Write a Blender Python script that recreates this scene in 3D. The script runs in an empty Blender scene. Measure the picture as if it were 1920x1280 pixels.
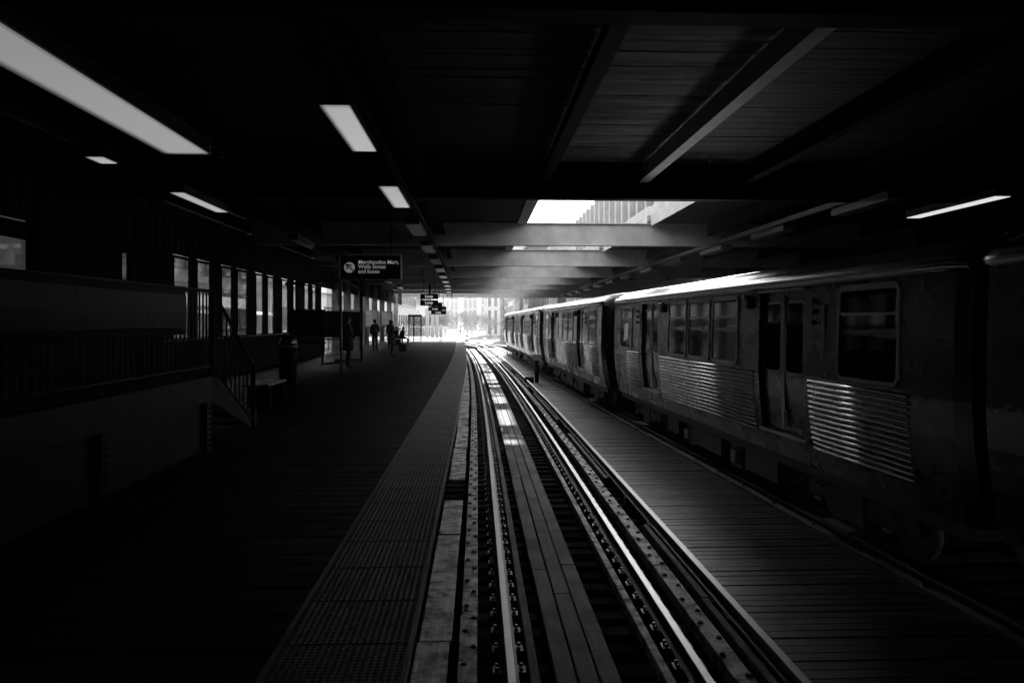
import bpy, bmesh, math, random
from mathutils import Vector, Matrix
R = math.radians
random.seed(7)
S = bpy.context.scene
COL = S.collection

# ---------------------------------------------------------------- camera
CAMZ = 1.58
cam = bpy.data.cameras.new('camera')
camo = bpy.data.objects.new('camera', cam); COL.objects.link(camo)
camo.location = (0, 0, CAMZ); camo.rotation_euler = (R(90), 0, R(-2.5))
cam.sensor_width = 36; cam.lens = 36 * 1490 / 1920
cam.shift_y = -36 / 1920
cam.clip_start = 0.05; cam.clip_end = 5000
S.camera = camo

# ---------------------------------------------------------------- sky and sun (the photograph is black and white)
SUN = Vector((0.17, 1.74, 1.0)).normalized()
ELEV = math.asin(SUN.z)
world = bpy.data.worlds.new('World'); S.world = world; world.use_nodes = True
nt = world.node_tree; nt.nodes.clear()
sky = nt.nodes.new('ShaderNodeTexSky'); sky.sky_type = 'NISHITA'; sky.sun_disc = False
sky.air_density = 2.5; sky.dust_density = 3.0
sky.sun_elevation = ELEV; sky.sun_rotation = math.atan2(SUN.x, SUN.y)
bw = nt.nodes.new('ShaderNodeRGBToBW')
bg = nt.nodes.new('ShaderNodeBackground'); bg.inputs['Strength'].default_value = 0.15
wo = nt.nodes.new('ShaderNodeOutputWorld')
nt.links.new(sky.outputs[0], bw.inputs[0]); nt.links.new(bw.outputs[0], bg.inputs[0]); nt.links.new(bg.outputs[0], wo.inputs[0])
sl = bpy.data.lights.new('sun', 'SUN'); sl.energy = 5.0; sl.angle = R(0.5); sl.color = (1, 1, 1)
so = bpy.data.objects.new('sun', sl); COL.objects.link(so)
so.rotation_euler = SUN.to_track_quat('Z', 'Y').to_euler()
S.view_settings.view_transform = 'Standard'; S.view_settings.look = 'None'
S.view_settings.exposure = 1.8; S.view_settings.gamma = 1.0
S.view_settings.use_curve_mapping = False
S.render.engine = 'CYCLES'
S.cycles.max_bounces = 6; S.cycles.diffuse_bounces = 4; S.cycles.glossy_bounces = 4
S.cycles.transmission_bounces = 4; S.cycles.transparent_max_bounces = 12; S.cycles.volume_bounces = 0
S.cycles.sample_clamp_indirect = 30.0
S.cycles.use_denoising = True

# ---------------------------------------------------------------- materials
def mat(name, base, rough=0.7, metal=0.0, var=0.0, scale=(4, 4, 4), bump=0.0, bscale=None, per=0.0, stain=0.0, stain_scale=1.2, detail=5, spec=None, rvar=0.0):
    m = bpy.data.materials.new(name); m.use_nodes = True
    t = m.node_tree; n = t.nodes; L = t.links
    b = n['Principled BSDF']
    b.inputs['Base Color'].default_value = (base, base, base, 1)
    b.inputs['Roughness'].default_value = rough; b.inputs['Metallic'].default_value = metal
    if spec is not None: b.inputs['Specular IOR Level'].default_value = spec
    if not (var or bump or per or stain or rvar): return m
    tc = n.new('ShaderNodeTexCoord'); oi = n.new('ShaderNodeObjectInfo')
    rs = n.new('ShaderNodeMath'); rs.operation = 'MULTIPLY'; rs.inputs[1].default_value = 37.0
    L.new(oi.outputs['Random'], rs.inputs[0])
    ad = n.new('ShaderNodeVectorMath'); ad.operation = 'ADD'
    L.new(tc.outputs['Object'], ad.inputs[0]); L.new(rs.outputs[0], ad.inputs[1])
    def noise(sc, det=detail, src=ad):
        mp = n.new('ShaderNodeMapping'); mp.inputs['Scale'].default_value = sc
        L.new(src.outputs[0], mp.inputs[0])
        nz = n.new('ShaderNodeTexNoise'); nz.inputs['Scale'].default_value = 1.0; nz.inputs['Detail'].default_value = det
        nz.inputs['Roughness'].default_value = 0.65
        L.new(mp.outputs[0], nz.inputs[0]); return nz.outputs[0]
    def mulc(fac_socket, lo, hi, a, bb):
        mr = n.new('ShaderNodeMapRange'); mr.inputs[1].default_value = a; mr.inputs[2].default_value = bb
        mr.inputs[3].default_value = lo; mr.inputs[4].default_value = hi
        L.new(fac_socket, mr.inputs[0]); return mr.outputs[0]
    cur = None
    def mul(x):
        nonlocal cur
        if cur is None: cur = x; return
        mm = n.new('ShaderNodeMath'); mm.operation = 'MULTIPLY'
        L.new(cur, mm.inputs[0]); L.new(x, mm.inputs[1]); cur = mm.outputs[0]
    if var: mul(mulc(noise(scale), 1 - var, 1 + var, 0.25, 0.75))
    if stain: mul(mulc(noise((stain_scale,) * 3, 4), 1 - stain, 1.05, 0.38, 0.56))
    if per: mul(mulc(oi.outputs['Random'], 1 - per, 1 + per, 0, 1))
    if cur is not None:
        mm = n.new('ShaderNodeMath'); mm.operation = 'MULTIPLY'; mm.inputs[1].default_value = base
        L.new(cur, mm.inputs[0]); L.new(mm.outputs[0], b.inputs['Base Color'])
    if rvar: L.new(mulc(noise((stain_scale * 2,) * 3, 4), max(rough - rvar, .03), rough + rvar, 0.3, 0.7), b.inputs['Roughness'])
    if bump:
        bp = n.new('ShaderNodeBump'); bp.inputs['Strength'].default_value = 1.0; bp.inputs['Distance'].default_value = bump
        L.new(noise(bscale or scale), bp.inputs['Height']); L.new(bp.outputs[0], b.inputs['Normal'])
    return m
def emis(name, base, strength, fall=0):
    m = bpy.data.materials.new(name); m.use_nodes = True
    b = m.node_tree.nodes['Principled BSDF']
    b.inputs['Base Color'].default_value = (base, base, base, 1); b.inputs['Roughness'].default_value = .4
    b.inputs['Emission Color'].default_value = (1, 1, 1, 1); b.inputs['Emission Strength'].default_value = strength
    if fall:      # a tube behind a wrap-round lens: dimmer along the lens edges and towards one end
        t = m.node_tree; n = t.nodes; L = t.links
        tc = n.new('ShaderNodeTexCoord'); sp = n.new('ShaderNodeSeparateXYZ'); L.new(tc.outputs['Generated'], sp.inputs[0])
        cur = None
        for ax, a, b_, lo, hi in (('X', 0.0, .22, .12, 1), ('X', 1.0, .93, .6, 1), ('Y', 0.0, .05, .7, 1), ('Y', 0.0, 1.0, fall, 1), ('Y', 1.0, .985, .2, 1)):
            mr = n.new('ShaderNodeMapRange'); mr.interpolation_type = 'SMOOTHSTEP'
            for i_, v_ in enumerate((a, b_, lo, hi)): mr.inputs[i_ + 1].default_value = v_
            if a > b_:
                for i_, v_ in enumerate((b_, a, hi, lo)): mr.inputs[i_ + 1].default_value = v_
            L.new(sp.outputs[ax], mr.inputs[0])
            mm = n.new('ShaderNodeMath'); mm.operation = 'MULTIPLY'
            if cur is None: mm.inputs[0].default_value = strength
            else: L.new(cur, mm.inputs[0])
            L.new(mr.outputs[0], mm.inputs[1]); cur = mm.outputs[0]
        L.new(cur, b.inputs['Emission Strength'])
    return m
def glass(name, tint=0.8, refl=0.12, rough=0.02, dirt=0.0):
    m = bpy.data.materials.new(name); m.use_nodes = True
    t = m.node_tree; t.nodes.clear(); L = t.links
    o = t.nodes.new('ShaderNodeOutputMaterial'); mx = t.nodes.new('ShaderNodeMixShader')
    tr = t.nodes.new('ShaderNodeBsdfTransparent'); tr.inputs[0].default_value = (tint, tint, tint, 1)
    gl = t.nodes.new('ShaderNodeBsdfGlossy'); gl.inputs['Roughness'].default_value = rough; gl.inputs[0].default_value = (.9, .9, .9, 1)
    fr = t.nodes.new('ShaderNodeLayerWeight'); fr.inputs[0].default_value = .35
    fm = t.nodes.new('ShaderNodeMath'); fm.operation = 'MULTIPLY_ADD'; fm.inputs[1].default_value = refl * 2.2; fm.inputs[2].default_value = .04
    L.new(fr.outputs['Facing'], fm.inputs[0]); L.new(fm.outputs[0], mx.inputs[0]); L.new(tr.outputs[0], mx.inputs[1]); L.new(gl.outputs[0], mx.inputs[2])
    if dirt:
        df = t.nodes.new('ShaderNodeBsdfDiffuse'); df.inputs[0].default_value = (.35, .35, .35, 1)
        tc = t.nodes.new('ShaderNodeTexCoord'); nz = t.nodes.new('ShaderNodeTexNoise'); nz.inputs['Scale'].default_value = 2.5
        L.new(tc.outputs['Object'], nz.inputs[0])
        mr = t.nodes.new('ShaderNodeMapRange'); mr.inputs[3].default_value = dirt * .4; mr.inputs[4].default_value = dirt * 1.6
        L.new(nz.outputs[0], mr.inputs[0])
        m2 = t.nodes.new('ShaderNodeMixShader'); L.new(mr.outputs[0], m2.inputs[0]); L.new(mx.outputs[0], m2.inputs[1]); L.new(df.outputs[0], m2.inputs[2])
        L.new(m2.outputs[0], o.inputs[0])
    else: L.new(mx.outputs[0], o.inputs[0])
    return m
M = {}
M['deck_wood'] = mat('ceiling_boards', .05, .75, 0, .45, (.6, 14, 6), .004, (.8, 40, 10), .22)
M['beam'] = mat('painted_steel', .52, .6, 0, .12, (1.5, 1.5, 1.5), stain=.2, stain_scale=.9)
M['beam_dark'] = mat('dark_and_shaded_steel', .016, .75, 0, .2, (2, 2, 2), stain=.3, spec=.12)
M['black'] = mat('black_paint', .008, .7, 0, .2, (3, 3, 3), spec=.15)
M['fixture'] = mat('lamp_housing', .07, .5, 0, .15, (3, 3, 3), stain=.2)
M['wood_plank'] = mat('grey_weathered_plank', .019, .40, 0, .5, (1.2, 22, 8), .003, (1.5, 60, 10), .5, stain=.5, stain_scale=1.7, rvar=.12, spec=.14)
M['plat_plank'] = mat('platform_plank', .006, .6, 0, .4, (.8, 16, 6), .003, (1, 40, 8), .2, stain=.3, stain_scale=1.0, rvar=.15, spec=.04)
M['plat_sunlit'] = mat('platform_end_sunlit', .3, .8, 0, .15, (3, 3, 3), .002, stain=.2)  # far end floor, sunlight put into its pale colour
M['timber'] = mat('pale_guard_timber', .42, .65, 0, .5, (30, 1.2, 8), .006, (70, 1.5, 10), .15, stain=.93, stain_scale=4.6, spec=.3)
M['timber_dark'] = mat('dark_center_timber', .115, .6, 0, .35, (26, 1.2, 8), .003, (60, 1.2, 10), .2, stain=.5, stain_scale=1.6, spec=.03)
M['tie'] = mat('creosoted_tie', .03, .8, 0, .45, (1.5, 18, 8), .005, (2, 40, 8), .35, stain=.3, spec=0.0)
M['rail_side'] = mat('rusty_rail', .05, .6, .3, .3, (6, 3, 6), .002)
M['rail_top'] = mat('polished_rail_head', .32, .44, 1.0, .05, (3, .3, 3))
M['rail_dull'] = mat('dull_rail_head', .22, .42, 1.0, .1, (3, .4, 3))
M['bolt'] = mat('bolt_iron', .012, .6, .2)
M['plate'] = mat('tie_plate_iron', .05, .5, .7, .4, (9, 9, 9))
M['tile'] = mat('tactile_tile', .085, .45, 0, .25, (5, 5, 5), .0008, per=.12, stain=.3, stain_scale=2.2, rvar=.1)
M['edge'] = mat('edge_nosing', .22, .4, .6, .2, (3, 1, 3))
M['steel'] = mat('brushed_stainless', .075, .27, 1.0, .22, (3, 3, .5), stain=.22, stain_scale=.8, rvar=.06)
M['steel_roof'] = mat('stainless_roof', .20, .24, 1.0, .12, (3, .1, 3), stain=.1)
M['steel_rib'] = mat('stainless_rib', .55, .2, 1.0)
M['car_black'] = mat('car_underframe', .02, .6, .2, .3, (4, 4, 4))
M['car_glass'] = mat('dark_car_window', .006, .05, 0, .3, (2, 2, 2), spec=.1)
M['rubber'] = mat('black_rubber', .02, .45)
M['alum'] = mat('window_aluminium', .2, .3, .9, .1, (5, 5, 5))
M['paper'] = mat('paper_notice', .9, .7, 0, .1, (9, 9, 9))
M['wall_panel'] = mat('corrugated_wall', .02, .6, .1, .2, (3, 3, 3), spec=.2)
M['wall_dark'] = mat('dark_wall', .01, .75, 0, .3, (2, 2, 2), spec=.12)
M['pane'] = glass('station_glass', .75, .10, .02, .05)
M['clear'] = glass('shelter_glass', .85, .08, .02, .04)
M['sign_black'] = mat('sign_black', .008, .35)
M['sign_white'] = mat('sign_white', .9, .5)
M['sign_glow'] = emis('glowing_lettering', .8, .12)  # glow added to the Loop letters to brighten them
M['sign_dim'] = emis('faintly_glowing_lettering', .8, .035)  # weak glow added to the big sign's letters and arrow disc
M['tile_sunlit'] = mat('sunlit_tactile_tile', .4, .7, 0, .15, (5, 5, 5))  # lighter copy of the tile, carrying the end sunlight in its colour
M['gloss'] = mat('glossy_dark_board', .003, .4, 0, .3, (1, 1, 1), .02, (1.1, 1.1, .6), spec=.1)
M['deck_lit'] = mat('lit_patch_ceiling_boards', .30, .8, 0, .45, (.6, 14, 6), .006, (.8, 40, 10), .25, stain=.4, stain_scale=.9)  # lighter copy of the boards: reflected sun patch put into the colour
M['white_paint'] = mat('white_paint', .7, .5, 0, .1, (4, 4, 4), stain=.12)
M['conc'] = mat('concrete', .32, .85, 0, .2, (2, 2, 2), .003, stain=.2)
M['stone'] = mat('pale_stone', .45, .85, 0, .15, (.7, .7, .7), stain=.15, stain_scale=.3)
M['stone2'] = mat('grey_stone', .42, .85, 0, .2, (.7, .7, .7), stain=.2, stain_scale=.3)
M['brick'] = mat('brown_brick', .16, .85, 0, .25, (2, 2, 6), stain=.2, stain_scale=.3)
M['win'] = mat('building_window', .06, .08, 0, .4, (.6, .6, .6), per=.5, spec=.8)
M['asphalt'] = mat('asphalt', .045, .85, 0, .25, (.8, .8, .8), stain=.2, stain_scale=.2)
M['pave'] = mat('pavement', .12, .85, 0, .15, (1, 1, 1))
M['cloth'] = mat('dark_cloth', .02, .9, 0, .3, (8, 8, 8))
M['cloth2'] = mat('grey_cloth', .06, .9, 0, .3, (8, 8, 8))
M['skin'] = mat('skin', .28, .6)
M['hair'] = mat('dark_hair', .015, .6)
M['bark'] = mat('bark', .09, .9, 0, .3, (4, 4, 4))
M['twig'] = mat('bare_twigs', .13, .9, 0, .2, (3, 3, 3))
M['carpaint'] = mat('car_paint', .55, .3, .2, per=.9)
M['carglass'] = mat('car_windows', .02, .1)
M['lamp_on'] = emis('lit_diffuser', .4, .13, .9)
M['lamp_near'] = emis('lit_long_diffuser', .4, .098, .45)
M['lamp_right'] = emis('lit_strip', .4, .22)
M['lamp_off'] = mat('unlit_diffuser', .22, .35, 0, .08, (3, 3, 3))

# ---------------------------------------------------------------- helpers
class MB:
    def __init__(s): s.v = []; s.f = []; s.mi = []; s.sm = []; s.cm = 0; s.cs = False
    def face(s, idx): s.f.append(tuple(idx)); s.mi.append(s.cm); s.sm.append(s.cs)
    def add(s, vs, fs):
        o = len(s.v); s.v += [tuple(v) for v in vs]
        for f in fs: s.face([i + o for i in f])
        return s
    def box(s, x0, x1, y0, y1, z0, z1):
        return s.add([(x, y, z) for z in (z0, z1) for y in (y0, y1) for x in (x0, x1)],
                     [(0, 2, 3, 1), (4, 5, 7, 6), (0, 1, 5, 4), (2, 6, 7, 3), (0, 4, 6, 2), (1, 3, 7, 5)])
    def bar(s, a, b, w, h, up=(0, 0, 1)):
        a = Vector(a); b = Vector(b); d = (b - a).normalized(); u = Vector(up)
        if abs(d.dot(u)) > .98: u = Vector((0, 1, 0))
        r = d.cross(u).normalized() * (w / 2); u = r.normalized().cross(d).normalized() * (h / 2)
        vs = [p + i * r + j * u for p in (a, b) for i, j in ((-1, -1), (1, -1), (1, 1), (-1, 1))]
        return s.add(vs, [(3, 2, 1, 0), (4, 5, 6, 7), (0, 1, 5, 4), (1, 2, 6, 5), (2, 3, 7, 6), (3, 0, 4, 7)])
    def cyl(s, a, b, r, n=8, r2=None):
        a = Vector(a); b = Vector(b); d = (b - a).normalized(); r2 = r if r2 is None else r2
        u = Vector((0, 0, 1)) if abs(d.z) < .9 else Vector((1, 0, 0))
        x = d.cross(u).normalized(); y = d.cross(x)
        vs = [a + r * (math.cos(t) * x + math.sin(t) * y) for t in [2 * math.pi * i / n for i in range(n)]]
        vs += [b + r2 * (math.cos(t) * x + math.sin(t) * y) for t in [2 * math.pi * i / n for i in range(n)]]
        cs = s.cs; o = len(s.v); s.v += [tuple(v) for v in vs]
        s.cs = True
        for i in range(n): s.face([o + i, o + n + i, o + n + (i + 1) % n, o + (i + 1) % n])
        s.cs = cs
        s.face([o + i for i in range(n)]); s.face([o + n + i for i in reversed(range(n))])
        return s
    def tube(s, pts, r, n=6):
        for a, b in zip(pts, pts[1:]): s.cyl(a, b, r, n)
        return s
    def sweep(s, prof, path, closed=True, caps=True):
        """prof: list of (x,z); path: list of (x,y,z,angle) with the profile's x across the path"""
        n = len(prof); o = len(s.v)
        for (x, y, z, a) in path:
            for (px, pz) in prof: s.v.append((x + px * math.cos(a), y + px * math.sin(a), z + pz))
        m = n if closed else n - 1
        for k in range(len(path) - 1):
            for i in range(m):
                j = (i + 1) % n
                s.face([o + k * n + i, o + (k + 1) * n + i, o + (k + 1) * n + j, o + k * n + j])
        if caps and closed:
            s.face([o + i for i in reversed(range(n))]); e = o + (len(path) - 1) * n
            s.face([e + i for i in range(n)])
        return s
    def mesh(s, name, mats):
        me = bpy.data.meshes.new(name)
        me.from_pydata(s.v, [], s.f)
        for m in (mats if isinstance(mats, (list, tuple)) else [mats]): me.materials.append(m)
        me.polygons.foreach_set('material_index', s.mi); me.polygons.foreach_set('use_smooth', s.sm)
        me.update(); return me
    def build(s, name, mats, parent=None, loc=None, fix=True):
        """vertices are given relative to the parent"""
        me = s.mesh(name, mats)
        if fix:
            bm = bmesh.new(); bm.from_mesh(me); bmesh.ops.recalc_face_normals(bm, faces=bm.faces); bm.to_mesh(me); bm.free()
        return link(name, me, parent, loc)
def link(name, me, parent=None, loc=None, rot=None):
    o = bpy.data.objects.new(name, me); COL.objects.link(o)
    if parent is not None: o.parent = parent
    if loc is not None: o.location = loc
    if rot is not None: o.rotation_euler = rot
    return o
def tag(o, label=None, cat=None, group=None, kind=None):
    if label: o['label'] = label
    if cat: o['category'] = cat
    if group: o['group'] = group
    if kind: o['kind'] = kind
    return o
def empty(name, loc=(0, 0, 0), label=None, cat=None, group=None, rz=0, kind=None):
    o = bpy.data.objects.new(name, None); COL.objects.link(o); o.location = loc; o.rotation_euler = (0, 0, rz)
    o.empty_display_size = .2
    return tag(o, label, cat, group, kind)
def split_islands(o, gap=.006, most=64):
    """separate pieces of one mesh become sibling objects of the same name"""
    me = o.data; n = len(me.vertices)
    par = list(range(n))
    def find(a):
        while par[a] != a: par[a] = par[par[a]]; a = par[a]
        return a
    for p in me.polygons:
        v0 = find(p.vertices[0])
        for q in p.vertices[1:]:
            r = find(q)
            if r != v0: par[r] = v0
    co = [v.co for v in me.vertices]; isl = {}
    for i in range(n): isl.setdefault(find(i), []).append(i)
    if len(isl) < 2 or len(isl) > 700: return
    bx = []
    for r, vs in isl.items():
        lo = [min(co[i][k] for i in vs) - gap for k in range(3)]; hi = [max(co[i][k] for i in vs) + gap for k in range(3)]
        bx.append([lo, hi, [r]])
    k = list(range(len(bx)))
    def f2(a):
        while k[a] != a: a = k[a]
        return a
    for i in range(len(bx)):
        for j in range(i + 1, len(bx)):
            a, b = bx[i], bx[j]
            if all(a[0][t] < b[1][t] and b[0][t] < a[1][t] for t in range(3)):
                ra, rb = f2(i), f2(j)
                if ra != rb: k[rb] = ra
    groups = {}
    for i in range(len(bx)): groups.setdefault(f2(i), []).extend(bx[i][2])
    if len(groups) < 2 or len(groups) > most: return
    first = True
    mats = list(me.materials); mi = [p.material_index for p in me.polygons]; sm = [p.use_smooth for p in me.polygons]
    polys = [tuple(p.vertices) for p in me.polygons]; roots = [find(p[0]) for p in polys]
    for gr in groups.values():
        g = set(gr); ids = [i for i in range(n) if find(i) in g]; mp = {a: b for b, a in enumerate(ids)}
        m2 = bpy.data.meshes.new(me.name); pf = [i for i, r in enumerate(roots) if r in g]
        m2.from_pydata([co[i][:] for i in ids], [], [[mp[v] for v in polys[i]] for i in pf])
        for mm in mats: m2.materials.append(mm)
        m2.polygons.foreach_set('material_index', [mi[i] for i in pf]); m2.polygons.foreach_set('use_smooth', [sm[i] for i in pf]); m2.update()
        if first: keep = m2; first = False
        else:
            c = o.copy(); c.data = m2; COL.objects.link(c)
            for key in ('category',):
                if key in c: del c[key]
    o.data = keep
def split_all(objs):
    for o in objs:
        if o.type != 'MESH' or o.get('kind') or o.children or o.data.users > 1 or o.parent is None: continue
        if o.name.split('.')[0] in ('lettering', 'rail', 'body', 'crown', 'hair', 'coat', 'jacket', 'arrow', 'tablet', 'trunk', 'shaft', 'rim', 'bars', 'ribbed_panel'): continue
        split_islands(o)
def copy_tree(o, parent=None):
    c = o.copy(); COL.objects.link(c)
    if parent is not None: c.parent = parent
    for ch in o.children: copy_tree(ch, c)
    return c

# lines of the place (camera stands at x=0, y=0)
def cx(y):                                  # the slow bend of the near track to the left
    return 0.0 if y < 15 else -.00031 * (y - 15) ** 2
def lerp_tab(tab, y):
    if y <= tab[0][0]:
        (a, b), (c, d) = tab[0], tab[1]
    elif y >= tab[-1][0]:
        (a, b), (c, d) = tab[-2], tab[-1]
    else:
        for i in range(len(tab) - 1):
            if tab[i][0] <= y <= tab[i + 1][0]:
                (a, b), (c, d) = tab[i], tab[i + 1]; break
    return b + (d - b) * (y - a) / (c - a)
SIDE = [(7.3, 4.48), (22.7, 3.86), (38.6, 3.2), (54, 2.79), (69.5, 2.33), (84, 1.87)]
def side(y): return lerp_tab(SIDE, y)       # near side of the standing train

def path_own(off, z, y0=1.0, y1=86.0, step=3.0, turn=True, r0=42.0):
    """line running beside the near track: off = metres right of the platform edge reference"""
    pts = []; y = y0
    while y < y1 - .01:
        pts.append((cx(y) + off, y)); y += step
    pts.append((cx(y1) + off, y1))
    if turn:
        th0 = math.atan(2 * .00031 * (y1 - 15)); r = r0 + off
        ccx = pts[-1][0] - r * math.cos(th0); ccy = y1 - r * math.sin(th0)
        for k in range(1, 24):
            th = th0 + k * R(4)
            pts.append((ccx + r * math.cos(th), ccy + r * math.sin(th)))
    out = []
    for i, (x, y) in enumerate(pts):
        a = pts[max(i - 1, 0)]; b = pts[min(i + 1, len(pts) - 1)]
        ang = math.atan2(b[1] - a[1], b[0] - a[0]) - math.pi / 2
        out.append((x, y, z, ang))
    return out
def path_train(off, z, y0=2.0, y1=84.0, step=3.0, turn=True, r0=42.0):
    pts = []; y = y0
    while y < y1 - .01:
        s_ = (side(y - 2) + side(y) + side(y + 2)) / 3
        pts.append((s_ + off, y)); y += step
    pts.append((side(y1) + off, y1))
    if turn:
        th0 = .032; r = r0 + side(y1) - cx(y1) + off
        ccx = pts[-1][0] - r * math.cos(th0); ccy = y1 - r * math.sin(th0)
        for k in range(1, 24):
            th = th0 + k * R(4)
            pts.append((ccx + r * math.cos(th), ccy + r * math.sin(th)))
    out = []
    for i, (x, y) in enumerate(pts):
        a = pts[max(i - 1, 0)]; b = pts[min(i + 1, len(pts) - 1)]
        out.append((x, y, z, math.atan2(b[1] - a[1], b[0] - a[0]) - math.pi / 2))
    return out
RAILZ = -1.14        # top of rail; platform floor is z = 0
STREET = -7.3
HAZE = True
# ================================================================ ground, street, sky haze
g = MB(); g.add([(-2500, -400, STREET - .03), (2500, -400, STREET - .03), (2500, 4500, STREET - .03), (-2500, 4500, STREET - .03)], [(0, 1, 2, 3)])
tag(g.build('ground', M['asphalt']), kind='structure')
g = MB(); g.add([(-9, -60, STREET), (8, -60, STREET), (6, 2500, STREET), (-40, 2500, STREET)], [(0, 1, 2, 3)])
tag(g.build('road', M['asphalt']), kind='structure')
for x0, x1, nm in ((-14, -9.0, 'pavement'), (8.0, 12.5, 'pavement')):
    g = MB(); g.box(x0, x1, -60, 900, STREET - .02, STREET + .13)
    tag(g.build(nm, M['pave']), kind='structure')
g = MB()
for k in range(60):
    y = 90 + k * 12; g.box(-.9 - y * .008, -.7 - y * .008, y, y + 3.5, STREET + .004, STREET + .012)
tag(g.build('lane_markings', M['white_paint']), kind='structure')

# ================================================================ platform
plat = tag(empty('platform', (0, 0, 0)), kind='structure')
PY0, PY1, PYC = -4.0, 84.0, 66.0
def plank_mesh(l, w, h, m, name='plank', ax='x', bev=.006):
    b = MB()
    if ax == 'x': b.box(0, l, -w / 2, w / 2, -h, -bev); b.box(.004, l - .004, -w / 2 + bev, w / 2 - bev, -bev, 0)
    else: b.box(-w / 2, w / 2, 0, l, -h, -bev); b.box(-w / 2 + bev, w / 2 - bev, .004, l - .004, -bev, 0)
    return b.mesh(name, m)
# transverse floor planks; the nearest 300 are parts, the rest one mesh
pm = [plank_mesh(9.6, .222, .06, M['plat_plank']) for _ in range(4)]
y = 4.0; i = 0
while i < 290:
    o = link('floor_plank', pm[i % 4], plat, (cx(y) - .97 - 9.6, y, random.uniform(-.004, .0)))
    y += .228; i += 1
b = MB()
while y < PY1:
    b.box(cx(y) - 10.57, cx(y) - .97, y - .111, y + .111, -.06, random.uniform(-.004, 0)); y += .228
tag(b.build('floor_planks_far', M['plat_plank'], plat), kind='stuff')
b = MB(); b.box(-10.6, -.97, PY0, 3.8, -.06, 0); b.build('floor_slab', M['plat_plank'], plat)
# pale strip of boards at the far end, sunlight put into the colour
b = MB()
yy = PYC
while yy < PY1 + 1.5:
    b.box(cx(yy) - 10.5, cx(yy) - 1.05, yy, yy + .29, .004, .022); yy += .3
b.build('end_boards', M['plat_sunlit'], plat)
# tactile strip tiles
b = MB(); n = 18; T = .6
b.box(-T / 2 + .003, T / 2 - .003, -T / 2 + .003, T / 2 - .003, -.012, .004)
for ix in range(n):
    for iy in range(n):
        x = -T / 2 + (ix + .5) * T / n; yv = -T / 2 + (iy + .5) * T / n
        r = .0105; q = .006; zz = .0095
        o = len(b.v)
        b.v += [(x - r, yv - r, .004), (x + r, yv - r, .004), (x + r, yv + r, .004), (x - r, yv + r, .004),
                (x - q, yv - q, zz), (x + q, yv - q, zz), (x + q, yv + q, zz), (x - q, yv + q, zz)]
        for f in ((4, 5, 6, 7), (0, 1, 5, 4), (1, 2, 6, 5), (2, 3, 7, 6), (3, 0, 4, 7)): b.face([o + k for k in f])
tile = b.mesh('tactile_tile', M['tile']); tile_b = b.mesh('tactile_tile', M['tile_sunlit'])
y = 3.0
while y < PY1 + 1:
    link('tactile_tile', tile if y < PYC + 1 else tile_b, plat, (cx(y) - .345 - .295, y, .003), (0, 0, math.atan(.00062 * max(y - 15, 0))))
    y += .61
b = MB(); b.sweep([(-.02, -.03), (0, -.03), (0, .010), (-.02, .010)], path_own(-.318, 0, 1.5, PY1 + 1, 2.5, turn=False))
b.build('edge_nosing', M['conc'], plat)
b = MB(); b.sweep([(-.02, -.02), (0.012, -.02), (.012, .010), (-.02, .010)], path_own(-.952, 0, 1.5, PY1 + 1, 2.5, turn=False))
b.build('inner_strip', M['tile'], plat)
b = MB(); b.sweep([(-.05, -.2), (0, -.2), (0, -.02), (-.05, -.02)], path_own(-.345, 0, 1.5, PY1 + 1, 2.5, turn=False))
b.sweep([(-10.4, -.5), (-10.3, -.5), (-10.3, -.07), (-10.4, -.07)], path_own(0, 0, -2, PY1 + 1, 3, turn=False))
b.build('edge_beam', M['black'], plat)
b = MB()
for k in range(8):
    b.box(-10.2 + cx(10 * k + 6), -.5 + cx(10 * k + 6), 10 * k + 5.8, 10 * k + 6.2, -.55, -.075)
b.build('cross_girder', M['black'], plat)

# ================================================================ tracks
tr = tag(empty('railway_track', (0, 0, 0)), kind='structure')
ZT = RAILZ - .16     # top of ties
RP = [(-.07, -.15), (.07, -.15), (.07, -.135), (.012, -.12), (.012, -.045), (.036, -.035), (.036, -.006), (.030, 0), (-.030, 0), (-.036, -.006), (-.036, -.035), (-.012, -.045), (-.012, -.12), (-.07, -.135)]
def rail(path, parent, name='rail', prof=RP, shiny=True):
    b = MB(); b.sweep(prof, path)
    n = len(prof)
    ob = b.build(name, [M['rail_side'], M['rail_top']], parent)
    me = ob.data
    for p in (me.polygons if shiny else []):
        if p.normal.z > .9 and p.center.z > (RAILZ + .088 if prof is not RP else RAILZ - .012): p.material_index = 1
    return ob
rail(path_own(.265, RAILZ), tr); rail(path_own(1.765, RAILZ), tr)
# wooden ties of the near track, each one a part
tm = []
for k in range(3):
    b = MB(); b.box(-.75, 2.72, -.1, .1, -.2, 0); tm.append(b.mesh('tie', M['tie']))
y = 3.2; i = 0
while y < 84:
    link('tie', tm[i % 3], tr, (cx(y) + random.uniform(-.07, .07), y + random.uniform(-.05, .05), ZT + random.uniform(-.015, 0)), (0, 0, math.atan(.00062 * max(y - 15, 0)) + random.uniform(-.008, .008)))
    y += .42; i += 1
b = MB()
yy = 86.0
P = path_own(1.0, ZT, 86, 86.01, 1)
for (x, y, z, a) in P[1:]:
    for s_ in (0, .35, .7):
        th = a
        px = x - s_ * 3 * math.sin(th); py = y + s_ * 3 * math.cos(th)
        d = Vector((math.cos(th), math.sin(th), 0)) * 1.6
        b.bar(Vector((px, py, ZT - .1)) - d, Vector((px, py, ZT - .1)) + d, .22, .2)
tag(b.build('curve_ties', M['tie'], tr), kind='stuff')
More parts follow.
